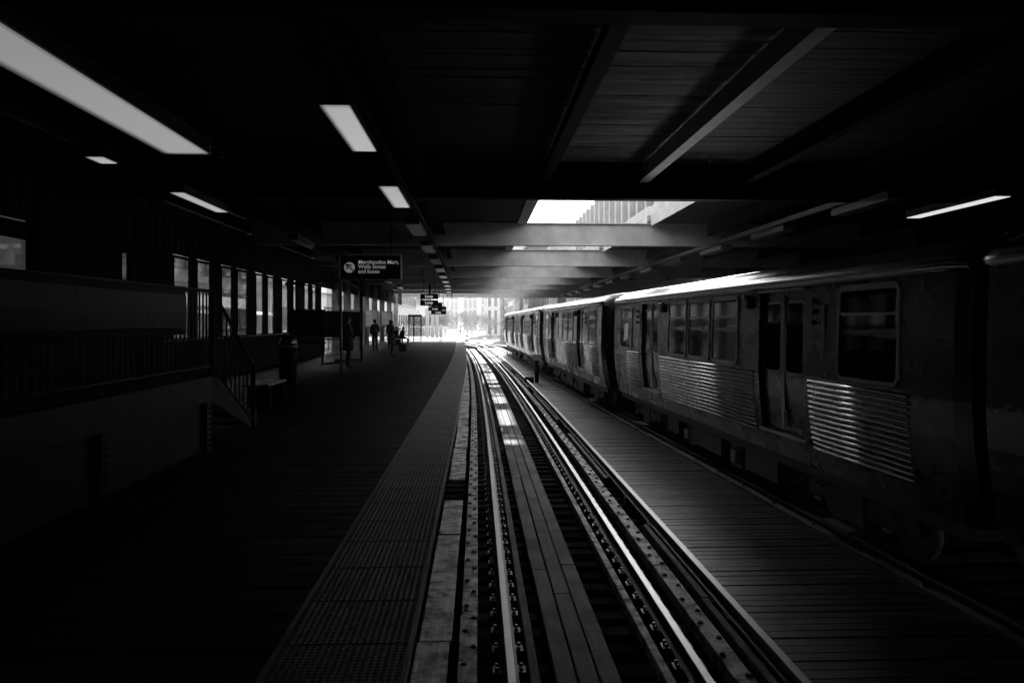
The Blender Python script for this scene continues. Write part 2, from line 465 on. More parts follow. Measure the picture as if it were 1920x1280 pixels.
# tie plates and clips beside the rails
pl = MB()
for s_ in (-1, 1):
    pl.box(s_ * .1 - .035, s_ * .1 + .035, -.07, .07, 0, .02)
    pl.cyl((s_ * .1, .03, .02), (s_ * .1, .03, .055), .018, 6); pl.cyl((s_ * .1, -.03, .02), (s_ * .1, -.03, .045), .014, 6)
plm = pl.mesh('tie_plate', M['plate'])
y = 3.2; k = 0
while y < 46:
    for off in (.265, 1.765): link('tie_plate', plm, tr, (cx(y) + off, y, ZT)); k += 1
    y += .42
# long timbers: outer guard timbers with bolts, centre planks, inner guards
def timber(off0, off1, z, m, seg, y0, y1, name, h=.12, jit=.006, gap=.012, skip=()):
    y = y0; k = 0
    while y < y1:
        l = seg * random.uniform(.85, 1.1); l = min(l, y1 - y)
        if k not in skip:
            b = MB(); w = (off1 - off0) / 2; pth = []
            cxm = cx(y) + (off0 + off1) / 2
            b.sweep([(-w, -h), (w, -h), (w, -.008), (w - .008, 0), (-w + .008, 0), (-w, -.008)],
                    [(p[0] - cxm, p[1] - y, p[2] - z, p[3]) for p in path_own((off0 + off1) / 2, z, y, y + l - gap, max(l / 2.01, .5), turn=False)])
            b.build(name, m, tr, (cxm + random.uniform(-jit, jit), y, z + random.uniform(-jit, jit)))
        y += l; k += 1
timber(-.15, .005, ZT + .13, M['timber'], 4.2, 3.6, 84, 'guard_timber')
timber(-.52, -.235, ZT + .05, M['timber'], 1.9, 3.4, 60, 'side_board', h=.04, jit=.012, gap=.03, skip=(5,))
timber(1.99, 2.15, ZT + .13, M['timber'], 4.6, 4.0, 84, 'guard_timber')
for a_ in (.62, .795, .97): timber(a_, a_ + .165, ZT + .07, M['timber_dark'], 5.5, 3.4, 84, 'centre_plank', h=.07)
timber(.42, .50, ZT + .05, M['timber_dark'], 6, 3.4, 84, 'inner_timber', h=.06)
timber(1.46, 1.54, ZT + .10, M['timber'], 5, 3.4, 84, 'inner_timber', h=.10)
bm_ = MB(); bm_.cyl((0, 0, 0), (0, 0, .022), .021, 6); bm_.cyl((0, 0, 0), (0, 0, .006), .032, 8); bo = bm_.mesh('bolt', M['bolt'])
y = 4.6; k = 0
while y < 30:
    link('bolt', bo, tr, (cx(y) + (-.11 if k % 2 else -.035) + random.uniform(-.008, .008), y, ZT + .134))
    link('bolt', bo, tr, (cx(y) + (2.03 if k % 2 else 2.105) + random.uniform(-.008, .008), y + .1, ZT + .134))
    y += random.uniform(.30, .42); k += 1
# third rail and its chairs, to the right of the near track
TRP = [(-.05, -.14), (.05, -.14), (.05, -.125), (.015, -.11), (.015, -.045), (.038, -.035), (.038, -.005), (.033, 0), (-.033, 0), (-.038, -.005), (-.038, -.035), (-.015, -.045), (-.015, -.11), (-.05, -.125)]
p3 = path_own(2.40, RAILZ + .10)
rail(p3, tr, 'third_rail', TRP).data.materials[1] = M['rail_dull']
b = MB(); y = 4
while y < 84:
    b.box(cx(y) + 2.33, cx(y) + 2.47, y - .09, y + .09, ZT, RAILZ - .04); y += 1.7
b.build('insulators', M['car_black'], tr)
timber(2.20, 2.27, ZT + .18, M['timber_dark'], 3.0, 5, 84, 'cover_board', h=.18, skip=(2, 5, 9, 13))
# girders under the ties
b = MB()
for off in (.27, 1.77): b.sweep([(-.15, -1.3), (.15, -1.3), (.15, -.25), (-.15, -.25)], path_own(off, ZT, 0, 86, 4))
b.build('track_girder', M['car_black'], tr)

# --- walkway of short boards between the two tracks
wk = tag(empty('walkway', (0, 0, 0)), kind='structure')
def wx0(y): return cx(y) + 2.56
def wx1(y): return side(y) + .18
y = 5.2; i = 0; wms = {}
while i < 280 and y < 84:
    w = random.choice((.146, .148, .150, .143)); l = wx1(y) - wx0(y) + random.uniform(-.02, .04)
    key = (round(l, 1), i % 3)
    if key not in wms: wms[key] = plank_mesh(key[0], w, .05, M['wood_plank'], 'walkway_plank', bev=.004)
    link('walkway_plank', wms[key], wk, (wx0(y), y, ZT + .12 + random.uniform(-.006, .004)), (0, 0, random.uniform(-.004, .004)))
    y += .156; i += 1
b = MB()
while y < 84:
    b.box(wx0(y), wx1(y), y, y + .15, ZT + .07, ZT + .12 + random.uniform(-.006, .004)); y += .156
tag(b.build('walkway_planks_far', M['wood_plank'], wk), kind='stuff')
b = MB()
for f in (wx0, wx1):
    b.sweep([(-.06, -.25), (.06, -.25), (.06, -.0), (-.06, -.0)], [(f(y) , y, ZT + .065, 0) for y in range(4, 86, 4)])
b.build('walkway_bearer', M['beam_dark'], wk)

# --- the far track under the train
t2 = tag(empty('train_track', (0, 0, 0)), kind='structure')
rail(path_train(.68, RAILZ), t2, shiny=False); rail(path_train(2.18, RAILZ), t2)
def rail3(): return rail(path_train(.36, RAILZ + .02), t2, 'guard_rail', TRP, False)
rail3()
b = MB(); b.sweep([(-.06, -.2), (.06, -.2), (.06, 0), (-.06, 0)], path_train(.16, ZT + .16, 5, 84, turn=False)); b.build('edge_timber', M['timber_dark'], t2)
tm2 = MB(); tm2.box(-.1, 3.3, -.1, .1, -.2, 0); tm2 = tm2.mesh('tie', M['tie'])
y = 5
while y < 84:
    link('tie', tm2, t2, (side(y) - .0, y, ZT)); y += .6
b = MB()
P = path_train(1.4, ZT, 84, 84.01, 1)
for (x, y, z, a) in P[1:]:
    for s_ in (0, 1.1, 2.2):
        px = x - s_ * math.sin(a); py = y + s_ * math.cos(a)
        d = Vector((math.cos(a), math.sin(a), 0)) * 1.7
        b.bar(Vector((px, py, ZT - .1)) - d, Vector((px, py, ZT - .1)) + d, .22, .2)
tag(b.build('curve_ties', M['tie'], t2), kind='stuff')
by = MB(); y = 8
while y < 70:
    by.cyl((side(y) + .16, y, ZT + .16), (side(y) + .16, y, ZT + .185), .025, 6); y += 1.25
by.build('timber_bolts', M['plate'], t2)
# far platform beyond the train
fp = tag(empty('far_platform', (0, 0, 0)), kind='structure')
b = MB()
for k in range(0, 28):
    y0 = k * 3 - 2
    b.box(side(y0) + 2.95, 16.5, y0, y0 + 2.99, -.3, -.0)
b.build('floor', M['plat_plank'], fp)
# dark open deck under the whole structure (street is beyond)
# ================================================================ station roof
roof = empty('station_roof', (0, 0, 0), 'dark beamed station roof of boards and steel with a long slot open to the sky', 'roof')
HB, HD = 4.18, 4.95      # underside of beams, underside of boards
BY = [-3.5, 6.75, 16.8, 27, 36.9, 46.3, 55, 63.5, 72, 80.5, 85.2]
XL, XR = -8.3, 15.5
def ox0(y): return 1.66 + cx(y)
def ox1(y): return 5.95 + cx(y)
for k, y in enumerate(BY):
    b = MB(); z0 = HB; z1 = HD - .004
    y0 = 0; w = .15
    b.box(XL, XR, -.012, .012, z0 + .03, z1)                  # web
    b.box(XL, XR, -w, w, z0, z0 + .03)                        # flange below
    b.box(XL, XR, -w, w, z1 - .03, z1)
    xs = XL + 1.2
    b.build('roof_beam', M['beam_dark'] if k < 3 else M['beam'], roof, (0, y, 0))  # nearest beams use the dark steel: their shade is put into the colour
# longitudinal stringers and their bottom flange
for (xa, off) in ((-7.6, 0), (-5.2, 0), (-1.15, 0), (1.42, 0), (3.5, 0), (5.7, 0), (7.9, 0), (10.6, 0), (13.2, 0)):
    for k in range(len(BY) - 1):
        y0, y1 = BY[k] + .02, BY[k + 1] - .02
        xm = xa + (cx((y0 + y1) / 2) if abs(xa) < 6 else 0)
        if k >= 2 and ox0(y0) - .45 < xm < ox1(y0) + .3: continue
        b = MB(); z0 = HB + .36; z1 = HD - .035
        b.box(-.008, .008, y0, y1, z0, z1); b.box(-.10, .10, y0 + .15, y1 - .15, z0 - .016, z0)
        b.build('stringer', M['beam'] if xa == 3.5 else M['beam_dark'], roof, (xm, 0, 0))  # one stringer coloured lighter as if lit, the others darker as if shaded
# boards: transverse, each bay; near ones single parts
bmz = {}
def boards(x0, x1, ya, yb, single, bm_='deck_wood'):
    w = .19; n = int((yb - ya) / w); w2 = (yb - ya) / n
    j = MB()
    for k in range(n):
        yy = ya + k * w2
        if single:
            key = (round(x1 - x0, 2), random.randrange(3))
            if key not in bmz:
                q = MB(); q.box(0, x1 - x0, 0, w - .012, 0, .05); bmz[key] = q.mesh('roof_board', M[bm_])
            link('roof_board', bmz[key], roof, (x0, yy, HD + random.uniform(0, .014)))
        else:
            j.box(x0, x1, yy, yy + w2 - .012, HD + random.uniform(0, .014), HD + .06)
    if not single: tag(j.build('roof_boards', M['deck_wood'], roof), kind='stuff')
for k in range(len(BY) - 1):
    ya, yb = BY[k], BY[k + 1]
    if k < 2:
        boards(XL, -1.2, ya, yb, False); boards(-1.2, 1.42, ya, yb, k == 1); boards(1.42, 3.9, ya, yb, k == 1, 'deck_lit'); boards(3.9, 6.0, ya, yb, k == 1); boards(6.0, XR, ya, yb, False)
    else:
        ym = (ya + yb) / 2
        if k < 8: boards(XL, ox0(ym), ya, yb, False)
        boards(ox1(ym), XR, ya, yb, False)
b = MB()
for k in range(len(BY) - 1):
    ya, yb = BY[k], BY[k + 1]; ym = (ya + yb) / 2
    if k < 2: b.box(XL, XR, ya, yb, HD + .075, HD + .16)
    else:
        if k < 8: b.box(XL, ox0(ym), ya, yb, HD + .075, HD + .16)
        b.box(ox1(ym), XR, ya, yb, HD + .075, HD + .16)
b.build('roof_covering', M['conc'], roof)
# upstand around the slot
b = MB()
for k in range(2, len(BY) - 1):
    ya, yb = BY[k] + .18, BY[k + 1] - .18; ym = (ya + yb) / 2
    b.box(ox1(ym) - .03, ox1(ym) + .0, ya, yb, HD - .10, HD + .28)
    b.box(ox1(ym) + .02, ox1(ym) + .30, ya, yb, HD + .30, HD + .62)
    b.box(ox0(ym) - .30, ox0(ym), ya, yb, HD - .05, HD - .01)
    b.box(ox0(ym), ox0(ym) + .03, ya, yb, HD - .05, HD + .2)
b.build('slot_upstand', M['beam'], roof)
# side fascia of ribbed metal over the left windows
WX = -7.6
b = MB(); y = 12.0
while y < 80:
    b.box(WX - .03, WX + .02, y, y + .28, 3.36, HB + .3); b.box(WX - .03, WX + .055, y + .30, y + .38, 3.36, HB + .3); y += .4
b.build('ribbed_fascia', M['wall_panel'], roof)
b = MB(); b.box(WX - .06, WX + .09, 12, 80, 3.30, 3.36); b.build('fascia_trim', M['beam_dark'], roof)

# ================================================================ ceiling lights
def light(x, y0, y1, w, h, dm, label, group, rail_side=1, tilt=0):
    t = empty('ceiling_light', (x, (y0 + y1) / 2, h), label, 'ceiling light', group)
    L = (y1 - y0) / 2
    b = MB(); b.box(-w / 2 - .02, w / 2 + .02, -L - .02, L + .02, .012, .17); b.build('housing', M['fixture'], t)
    b = MB(); b.box(-w / 2, w / 2, -L, L, 0, .010); b.build('diffuser', dm, t)
    b = MB()
    for s_ in (-1, 1): b.cyl((0, s_ * L * .7, .172), (0, s_ * L * .7, HB + .36 - h), .012, 6)
    b.build('hanger', M['beam_dark'], t)
    return t
H = CAMZ + 2.45
G1 = 'lights over the platform edge'
names = ['first lit ceiling light over the platform edge, with a cracked cover', 'second lit ceiling light over the platform edge']
ys = [(9.1, 11.5), (14.5, 17.1), (20, 22.6), (25.6, 28.2), (31.0, 33.6), (36.4, 39.0), (42, 44.6), (47.5, 50.1), (53, 55.6), (58.4, 61), (64, 66.6), (69.4, 72), (75, 77.6)]
ords = ['first', 'second', 'third', 'fourth', 'fifth', 'sixth', 'seventh', 'eighth', 'ninth', 'tenth', 'last', 'twelfth']
for i, (a, c_) in enumerate(ys):
    x = -1.62 + cx((a + c_) / 2) * .9
    lab = names[i] if i < 2 else 'unlit boxy ceiling light over the platform edge, %s beyond the two lit ones' % ords[i - 2]
    if i == 12: lab = 'farthest unlit ceiling light over the platform edge, at the roof end'
    light(x, a, c_, .34, H, M['lamp_on'] if i < 2 else M['lamp_off'], lab, G1)
b = MB(); b.cyl((0, 0, 0), (0.02, .5, 0), .006, 4)
# conduit beam carrying the row
b = MB(); b.sweep([(-.05, 0), (.05, 0), (.05, .09), (-.05, .09)], [(-1.40 + cx(y) * .9, y, H + .1, 0) for y in range(3, 86, 3)])
tag(b.build('cable_duct', M['beam_dark']), 'long dark cable duct running beside the platform edge lights', 'duct')
b = MB(); b.box(-.32, .32, -5.2, 5.8, 0, .012)
t = empty('ceiling_light', (-4.24, 6.0, H), 'very long lit ceiling panel close to the camera at top left', 'ceiling light')
b.build('diffuser', M['lamp_near'], t); b = MB(); b.box(-.36, .36, -5.24, 5.84, .014, .2); b.build('housing', M['fixture'], t)
light(-5.7, 12.1, 12.55, .26, H, M['lamp_on'], 'short glimpse of a lit strip light behind the beam above the staircase', 'lights over the waiting area')
light(-5.7, 15.35, 18.0, .26, H, M['lamp_on'], 'lit strip light hanging in front of the left windows', 'lights over the waiting area')
for i, y in enumerate((24, 32, 40, 48, 56)):
    light(-5.5, y, y + 2.4, .26, H, M['lamp_off'], 'unlit strip light near the left wall, %s past the lit strip' % ords[i], 'lights over the waiting area')
for i in range(12):
    y = 15.5 + i * 5.4
    light(8.35, y, y + 2.5, .34, H, M['lamp_off'], 'boxy unlit light hanging over the far platform, %s from the camera' % (ords[i] if i < 11 else 'farthest'), 'lights above the far platform')
light(10.6, 15.6, 18.9, .32, H + .08, M['lamp_right'], 'single lit strip light glowing at far right above the train', 'lights above the far platform')
b = MB(); b.sweep([(-.07, 0), (.07, 0), (.07, .12), (-.07, .12)], [(8.1, y, H + .16, 0) for y in range(17, 84, 3)])
tag(b.build('cable_duct', M['fixture']), 'straight grey duct above the row of lights on the far side', 'duct')

# small bracket with lamp on the beam at right
t = empty('sensor_bracket', (2.45 + .75, 10.9, CAMZ + 2.33), 'small bright metal bracket hanging below the roof boards at right', 'bracket')
b = MB(); b.cyl((-.12, 0, 0), (.10, 0, -.012), .012, 6); b.cyl((0.02, 0, -.006), (.02, 0, -.13), .010, 6); b.build('arm', M['white_paint'], t)
b = MB(); b.cyl((-.15, 0, 0), (-.11, 0, 0), .02, 8); b.build('end_cap', M['white_paint'], t)

# ================================================================ left wall with windows
wl = empty('window_wall', (0, 0, 0), 'dark wall of tall paired windows along the left of the platform', 'wall')
ZB, ZW = 1.13, 3.26
wins = [(20.13, 21.45), (21.8, 23.1), (23.85, 25.1), (25.4, 26.75), (27.5, 28.7), (29.0, 30.2), (31.1, 32.4), (32.7, 33.9), (35.1, 36.4), (36.8, 38.0)]
b = MB(); b.box(WX - .1, WX, 18.5, 40, -.3, ZB - .08); b.box(WX - .1, WX, 12.2, 18.498, -.3, ZB - .002); b.build('lower_wall', M['wall_dark'], wl)
b = MB(); b.box(WX - .12, WX + .12, 18.5, 39, ZB - .08, ZB - .01); b.build('sill', M['beam_dark'], wl)
prev = 18.4
b = MB()
for (a, c_) in wins + [(39, 39)]:
    b.box(WX - .09, WX + .04, prev + .04, a - .04, ZB, 3.3); prev = c_
b.build('pier', M['wall_dark'], wl)
for (a, c_) in wins:
    f = MB()
    f.box(WX - .05, WX + .06, a - .04, a + .02, ZB, ZW); f.box(WX - .05, WX + .06, c_ - .02, c_ + .04, ZB, ZW)
    f.box(WX - .05, WX + .06, a + .02, c_ - .02, ZW - .05, ZW); f.box(WX - .05, WX + .06, a + .02, c_ - .02, ZB, ZB + .05)
    fo = f.build('window', M['beam_dark'], wl)
    p = MB(); p.box(WX - .008, WX + .004, a + .02, c_ - .02, ZB + .05, ZW - .05); p.build('pane', M['pane'], fo)
# near, taller part of the wall behind the stairs
b = MB()
b.box(WX - .1, WX, 6, 12.2, -.3, 4.5); b.box(WX - .1, WX, 13.9, 17.2, ZB, 4.5); b.box(WX - .1, WX, 17.8, 19.8, ZB, 4.5)
b.box(WX - .1, WX, 12.2, 13.9, ZB, 2.40); b.box(WX - .1, WX, 12.2, 13.9, 2.98, 3.26); b.box(WX - .1, WX, 12.2, 13.9, 3.55, 4.5)
b.box(WX - .1, WX, 17.2, 17.8, ZB, 2.50); b.box(WX - .1, WX, 17.2, 17.8, 3.08, 3.45); b.box(WX - .1, WX, 17.2, 17.8, 4.35, 4.5)
b.build('upper_wall', M['wall_dark'], wl)
for (a, c_, z0, z1) in ((12.2, 13.9, 2.4, 2.98), (12.2, 13.9, 3.26, 3.55), (17.2, 17.8, 2.5, 3.08), (17.2, 17.8, 3.45, 4.35)):
    p = MB(); p.box(WX - .06, WX - .05, a, c_, z0, z1); p.build('pane', M['pane'], wl)
# dark timber mural board between
b = MB(); b.box(WX + .02, WX + .1, 13.95, 17.15, 2.3, 4.1); b.build('dark_board', M['wall_dark'], wl)

# open bays beyond the wall: columns
cols = [42.5, 46.2, 50.0, 54.0, 58.4, 63.0, 68.0, 73.5]
cp = None
for i, y in enumerate(cols):
    t = empty('column', (WX + .1, y, 0), 'pale steel column at the left platform edge, %s from the windows' % (ords[i] if i < 7 else 'farthest'), 'column', 'columns along the left platform edge')
    b = MB(); b.box(-.012, .012, -.16, .16, 0, HB); b.box(-.18, .18, .16, .19, 0, HB); b.box(-.18, .18, -.19, -.16, 0, HB); b.build('shaft', M['conc'], t)
    b = MB(); b.box(-.25, .25, -.25, .25, 0, .03); b.build('base_plate', M['beam'], t)
for i, (y0, y1) in enumerate(zip([40] + cols, cols)):
    t = empty('windscreen', (WX - .05, y0 + .2, 0), 'glazed windscreen panel low between the pale columns, %s bay past the windows' % (ords[i] if i < 7 else 'farthest'), 'screen', 'windscreen panels between columns')
    L = y1 - y0 - .4
    b = MB()
    for z in (.15, 1.1, 2.3): b.box(-.025, .025, 0, L, z, z + .05)
    for yy in (0, L / 2 - .025, L - .05): b.box(-.024, .024, yy, yy + .05, .201, 1.099); b.box(-.024, .024, yy, yy + .05, 1.151, 2.299)
    b.build('frame', M['beam'], t)
    b = MB(); b.box(-.005, .005, .06, L - .06, .21, 2.29); b.build('pane', M['clear'], t)
# map cases on the columns
for i, (y, h0) in enumerate(((46.0, 1.1), (53.8, 1.25), (62.8, 1.3))):
    t = empty('notice_board', (WX + .5, y, h0), 'framed notice board beside %s pale column from the windows' % ['the second', 'the fourth', 'the sixth'][i], 'notice board', 'notice boards')
    b = MB(); b.box(-.45, .45, -.05, .0, 0, 1.15); b.build('frame', M['beam'], t)
    b = MB(); b.box(-.38, .38, -.062, -.052, .08, 1.07); b.build('poster', M['paper'], t)
    b = MB(); b.box(-.40, -.34, -.03, .03, -h0, 0); b.box(.34, .40, -.03, .03, -h0, 0); b.build('leg', M['beam_dark'], t)
# right wall of the station
rw = empty('wall', (0, 0, 0), 'dark wall with steel posts behind the far platform on the right', 'wall')
b = MB(); b.box(15.2, 15.4, -4, 48, -.3, 5.0); b.build('panel', M['wall_dark'], rw)
b = MB()
for y in range(0, 84, 6): b.box(14.9, 15.18, y, y + .25, 0, 4.17)
b.build('post', M['beam_dark'], rw)
bw_ = MB(); bw_.box(-16, 16, -6.2, -6.0, -3, 6); tag(bw_.build('back_wall', M['wall_dark']), 'dark wall closing the station behind the viewer', 'wall')
lw = MB(); lw.box(-10.7, -10.5, -6, 25.0, -.2, 5); tag(lw.build('back_wall', M['wall_dark']), 'dark wall behind the raised landing at far left', 'wall')
lc = MB(); lc.box(-10.5, XL, -6, 18.0, 4.6, 4.8); lc.build('side_ceiling', M['wall_dark'], roof)
# ================================================================ stairs and landing at left
st = empty('staircase', (-3.34, 10.15, 0), 'steel staircase and raised landing with barred railing at left', 'staircase')
def v(x, y, z): return (x + 3.34, y - 10.0, z)
b = MB(); b.box(-1.9, 0, -6.5, .0, .90, .93); b.build('landing_floor', M['plat_plank'], st)
b = MB(); b.box(-.03, .0, -6.5, .05, .595, .90); b.box(-1.9, -.031, .0, .05, .595, .90); b.build('fascia_beam', M['fixture'], st)
b = MB(); b.box(-.06, -.04, -6.5, -.25, 0, .59); b.build('base_panel', M['fixture'], st)
for y in (-.2, -2.95, -5.2):
    b = MB(); b.box(-.14, .02, y - .02, y + .13, 0, .594); p = b.build('post', M['fixture'], st)
    q = MB()
    for k in range(8):
        q.cyl((.02, y + .025, .06 + k * .065), (.03, y + .025, .06 + k * .065), .013, 6); q.cyl((.02, y + .085, .06 + k * .065), (.03, y + .085, .06 + k * .065), .013, 6)
    q.build('rivets', M['bolt'], p)
# flight going down along the platform
n = 6
for k in range(n - 1):
    z = .93 - (k + 1) * .93 / n; y = .06 + k * .33
    b = MB(); b.box(-1.2, -.05, y, y + .32, z - .04, z); b.build('tread', M['beam_dark'], st)
b = MB(); b.bar((-.02, .02, .72), (-.02, 2.05, -.04 + .12), .03, .26); b.bar((-1.25, .02, .72), (-1.25, 2.05, .08), .03, .26); b.build('stringer', M['rail_side'], st)
def railing(name, pts_top, pts_bot, n, parent, m=M['beam_dark']):
    b = MB(); b.tube(pts_top, .022, 8); b.tube(pts_bot, .014, 6); b.build('handrail', m, parent)
    bm = {}
    total = sum((Vector(q) - Vector(p)).length for p, q in zip(pts_top, pts_top[1:]))
    for k in range(n):
        t = (k + .5) / n * (len(pts_top) - 1)
        i = min(int(t), len(pts_top) - 2); f = t - i
        a = Vector(pts_top[i]).lerp(Vector(pts_top[i + 1]), f); c = Vector(pts_bot[i]).lerp(Vector(pts_bot[i + 1]), f)
        h = round(a.z - c.z, 2)
        if h not in bm:
            q = MB(); q.box(-.009, .009, -.009, .009, 0, h); bm[h] = q.mesh('baluster', m)
        link('baluster', bm[h], parent, c)
railing('a', [(0, -6.4, 1.93), (0, 0, 1.97)], [(0, -6.4, 1.03), (0, 0, 1.03)], 52, st, M['rail_side'])
railing('b', [(0, 0, 1.98), (0, .12, 1.94), (0, 1.85, .95)], [(0, 0, 1.03), (0, .12, .96), (0, 1.85, .12)], 18, st, M['rail_side'])
railing('c', [(-1.25, .02, 1.98), (-1.25, 1.9, .95)], [(-1.25, .02, 1.03), (-1.25, 1.9, .12)], 16, st)
railing('d', [(-1.9, -6.4, 1.98), (-1.9, 0, 1.98)], [(-1.9, -6.4, 1.03), (-1.9, 0, 1.03)], 34, st)
b = MB(); b.box(-.03, .03, 1.83, 1.89, 0, .97); b.build('newel', M['beam_dark'], st)
b = MB(); b.box(-.03, .03, -.03, .03, .93, 1.98); b.build('newel', M['beam_dark'], st)
b = MB()
b.sweep([(.03, 0), (.05, -.06), (.055, -.25), (.05, -.42), (.03, -.5), (.02, -.5), (.02, 0)], [(0, y, 1.94, 0) for y in (-6.2, -4.5, -3, -1.6, -1.0)])
nb = b.build('board', M['gloss'], None); nb.location = (-3.34, 10.15, 0); nb.name = 'sign_board'
tag(nb, 'glossy dark board fixed along the railing of the raised landing', 'board')

# bench and trash can
t = empty('bench', (-3.97, 15.2, 0), 'low wooden bench against the dark wall behind the stair foot', 'bench')
for k in range(3):
    b = MB(); b.box(-.25 + k * .16, -.11 + k * .16, -.65, .65, .42, .455); b.build('slat', M['timber'], t)
for s_ in (-1, 1):
    b = MB(); b.box(-.2, .2, s_ * .5 - .03, s_ * .5 + .03, 0, .419); b.build('leg', M['beam_dark'], t)
t = empty('litter_bin', (-4.75, 20.2, 0), 'round steel litter bin with shiny rim left of the glass screen', 'litter bin')
b = MB(); b.cs = True
prof = [(.19, 0), (.215, .04), (.22, .8), (.22, .95), (.235, .96), (.235, 1.03), (.2, 1.16), (.12, 1.22), (0.02, 1.23)]
for k in range(20):
    for (r, z) in prof: b.v.append((r * math.cos(k * math.pi / 10), r * math.sin(k * math.pi / 10), z))
m_ = len(prof)
for k in range(20):
    for i in range(m_ - 1): b.face([k * m_ + i, ((k + 1) % 20) * m_ + i, ((k + 1) % 20) * m_ + i + 1, k * m_ + i + 1])
b.build('body', M['steel'], t)
b = MB(); b.cyl((0, 0, .955), (0, 0, .985), .245, 20); b.build('rim', M['alum'], t)

# glass windscreen with posts
ws = empty('windscreen', (-4.6, 27, 0), 'tall steel framed glass screen with dark panels and a bright post in front', 'screen')
P0 = Vector((-3.96, 23.3, 0)); P1 = Vector((-4.62, 32.0, 0))
def wv(p): return Vector((p[0] + 4.6, p[1] - 27, p[2]))
b = MB(); b.bar(wv((P0.x, P0.y, 0)), wv((P0.x, P0.y, 2.84)), .06, .06); b.build('post', M['alum'], ws)
b = MB(); b.bar(wv((P1.x, P1.y, 0)), wv((P1.x, P1.y, 3.3)), .09, .09); b.build('post', M['beam_dark'], ws)
b = MB(); b.bar(wv((-6.9, 30, 0)), wv((-6.9, 30, 3.2)), .08, .08); b.build('post', M['beam_dark'], ws)
b = MB(); b.bar(wv((-6.3, 26.5, 2.84)), wv((P0.x, P0.y, 2.84)), .07, .09); b.bar(wv((P0.x, P0.y, 2.84)), wv((P1.x, P1.y, 2.84)), .05, .09)
b.bar(wv((-6.3, 26.5, .92)), wv((-4.9, 25.9, .92)), .05, .07); b.bar(wv((-5.5, 29.0, .08)), wv((P1.x, P1.y, .08)), .05, .08)
b.bar(wv((-5.6, 31.5, .08)), wv((P1.x, P1.y, .08)), .05, .08); b.bar(wv((-6.9, 30, .92)), wv((P1.x, P1.y, .92)), .05, .06)
b.build('frame', M['beam_dark'], ws)
b = MB(); b.bar(wv((-6.0, 30.2, 1.5)), wv((-4.66, 31.8, 1.5)), .03, 1.0); b.build('dark_panel', M['gloss'], ws)
b = MB(); b.bar(wv((-5.75, 30.6, 1.5)), wv((-4.7, 31.9, 1.5)), .012, 2.7); b.build('pane', M['clear'], ws)
t = empty('advert_case', (-6.1, 29.5, 0), 'dark kiosk case with a scalloped top behind the glass screen', 'kiosk')
b = MB(); b.box(-.75, .55, -.2, .2, 1.05, 1.95); b.build('case', M['wall_dark'], t)
b = MB()
for k in range(7): b.cyl((-.65 + k * .18, -.2, 1.95), (-.65 + k * .18, .2, 1.95), .1, 10)
b.build('scalloped_top', M['wall_dark'], t)
b = MB(); b.box(-.6, -.54, -.05, .05, 0, 1.05); b.box(.38, .44, -.05, .05, 0, 1.05); b.build('leg', M['beam_dark'], t)

# ================================================================ signs
def text(body, size, loc, parent, m=M['sign_white'], align='LEFT', name='lettering'):
    cu = bpy.data.curves.new(name, 'FONT'); cu.body = body; cu.size = size; cu.align_x = align; cu.extrude = .002; cu.offset = .004 * size / .15
    cu.resolution_u = 3
    tmp = bpy.data.objects.new('tmp', cu); COL.objects.link(tmp)
    me = bpy.data.meshes.new_from_object(tmp.evaluated_get(bpy.context.evaluated_depsgraph_get()))
    bpy.data.objects.remove(tmp); me.materials.clear(); me.materials.append(m)
    o = link(name, me, parent, loc, (R(90), 0, 0)); return o
t = empty('hanging_sign', (-3.09, 23.2, 2.83), 'black hanging sign reading Merchandise Mart, Wells Street and buses with a round arrow', 'sign')
b = MB(); b.box(-.86, .86, -.05, .05, 0, .67); b.build('board', M['sign_black'], t)
b = MB(); b.box(.862, .90, -.06, .06, -.02, .69); b.box(-.9, -.862, -.06, .06, -.02, .69); b.box(-.9, .9, -.06, .06, .692, .72); b.build('frame', M['beam'], t)
b = MB(); b.cyl((-.60, -.052, .33), (-.60, -.060, .33), .155, 28); b.build('arrow_disc', M['sign_dim'], t)
b = MB()
def ar(p, q, w): b.bar((-.60 + p[0], -.064, .33 + p[1]), (-.60 + q[0], -.064, .33 + q[1]), .006, w, up=(0, 0, 1))
ar((-.075, .085), (.115, -.105), .036); ar((-.09, .095), (.06, .055), .036); ar((-.09, .095), (-.055, -.055), .036)
b.build('arrow', M['sign_black'], t)
for k, s_ in enumerate(('Merchandise Mart,', 'Wells Street', 'and buses')): text(s_, .155, (-.35, -.053, .44 - k * .135), t, M['sign_dim'])
b = MB(); b.cyl((-.6, 0, .72), (-.6, 0, 1.9), .014, 6); b.cyl((.6, 0, .72), (.6, 0, 1.9), .014, 6); b.build('hanger', M['black'], t)
def loop_sign(x, y, w, h, z, rows, label, lines=('Loop', 'Loop')):
    t = empty('hanging_sign', (x, y, z), label, 'sign', 'signs hanging over the platform')
    for k in range(rows):
        b = MB(); b.box(-w / 2, w / 2, -.05, .05, k * (h + .03), k * (h + .03) + h); b.build('board', M['sign_black'], t)
        text(lines[k % len(lines)], h * .66, (-.02 * w, -.053, k * (h + .03) + h * .32), t, M['sign_glow'], align='CENTER')
    top = rows * (h + .03) - .03
    b = MB()
    for s_ in (-.35, .3): b.cyl((s_ * w, 0, top), (s_ * w, 0, HB + .3 - z), .02, 6)
    b.build('hanger', M['black'], t)
    return t
loop_sign(-2.64, 44, 1.0, .31, 2.50, 2, 'larger pair of black hanging Loop signs nearest the camera')
loop_sign(-3.05, 58, 1.0, .30, 2.40, 2, 'middle pair of black hanging signs behind the nearest Loop signs', ('Loop', 'Loop'))
loop_sign(-3.3, 68, 1.3, .33, 2.25, 2, 'farthest pair of small black hanging signs near the end of the roof')
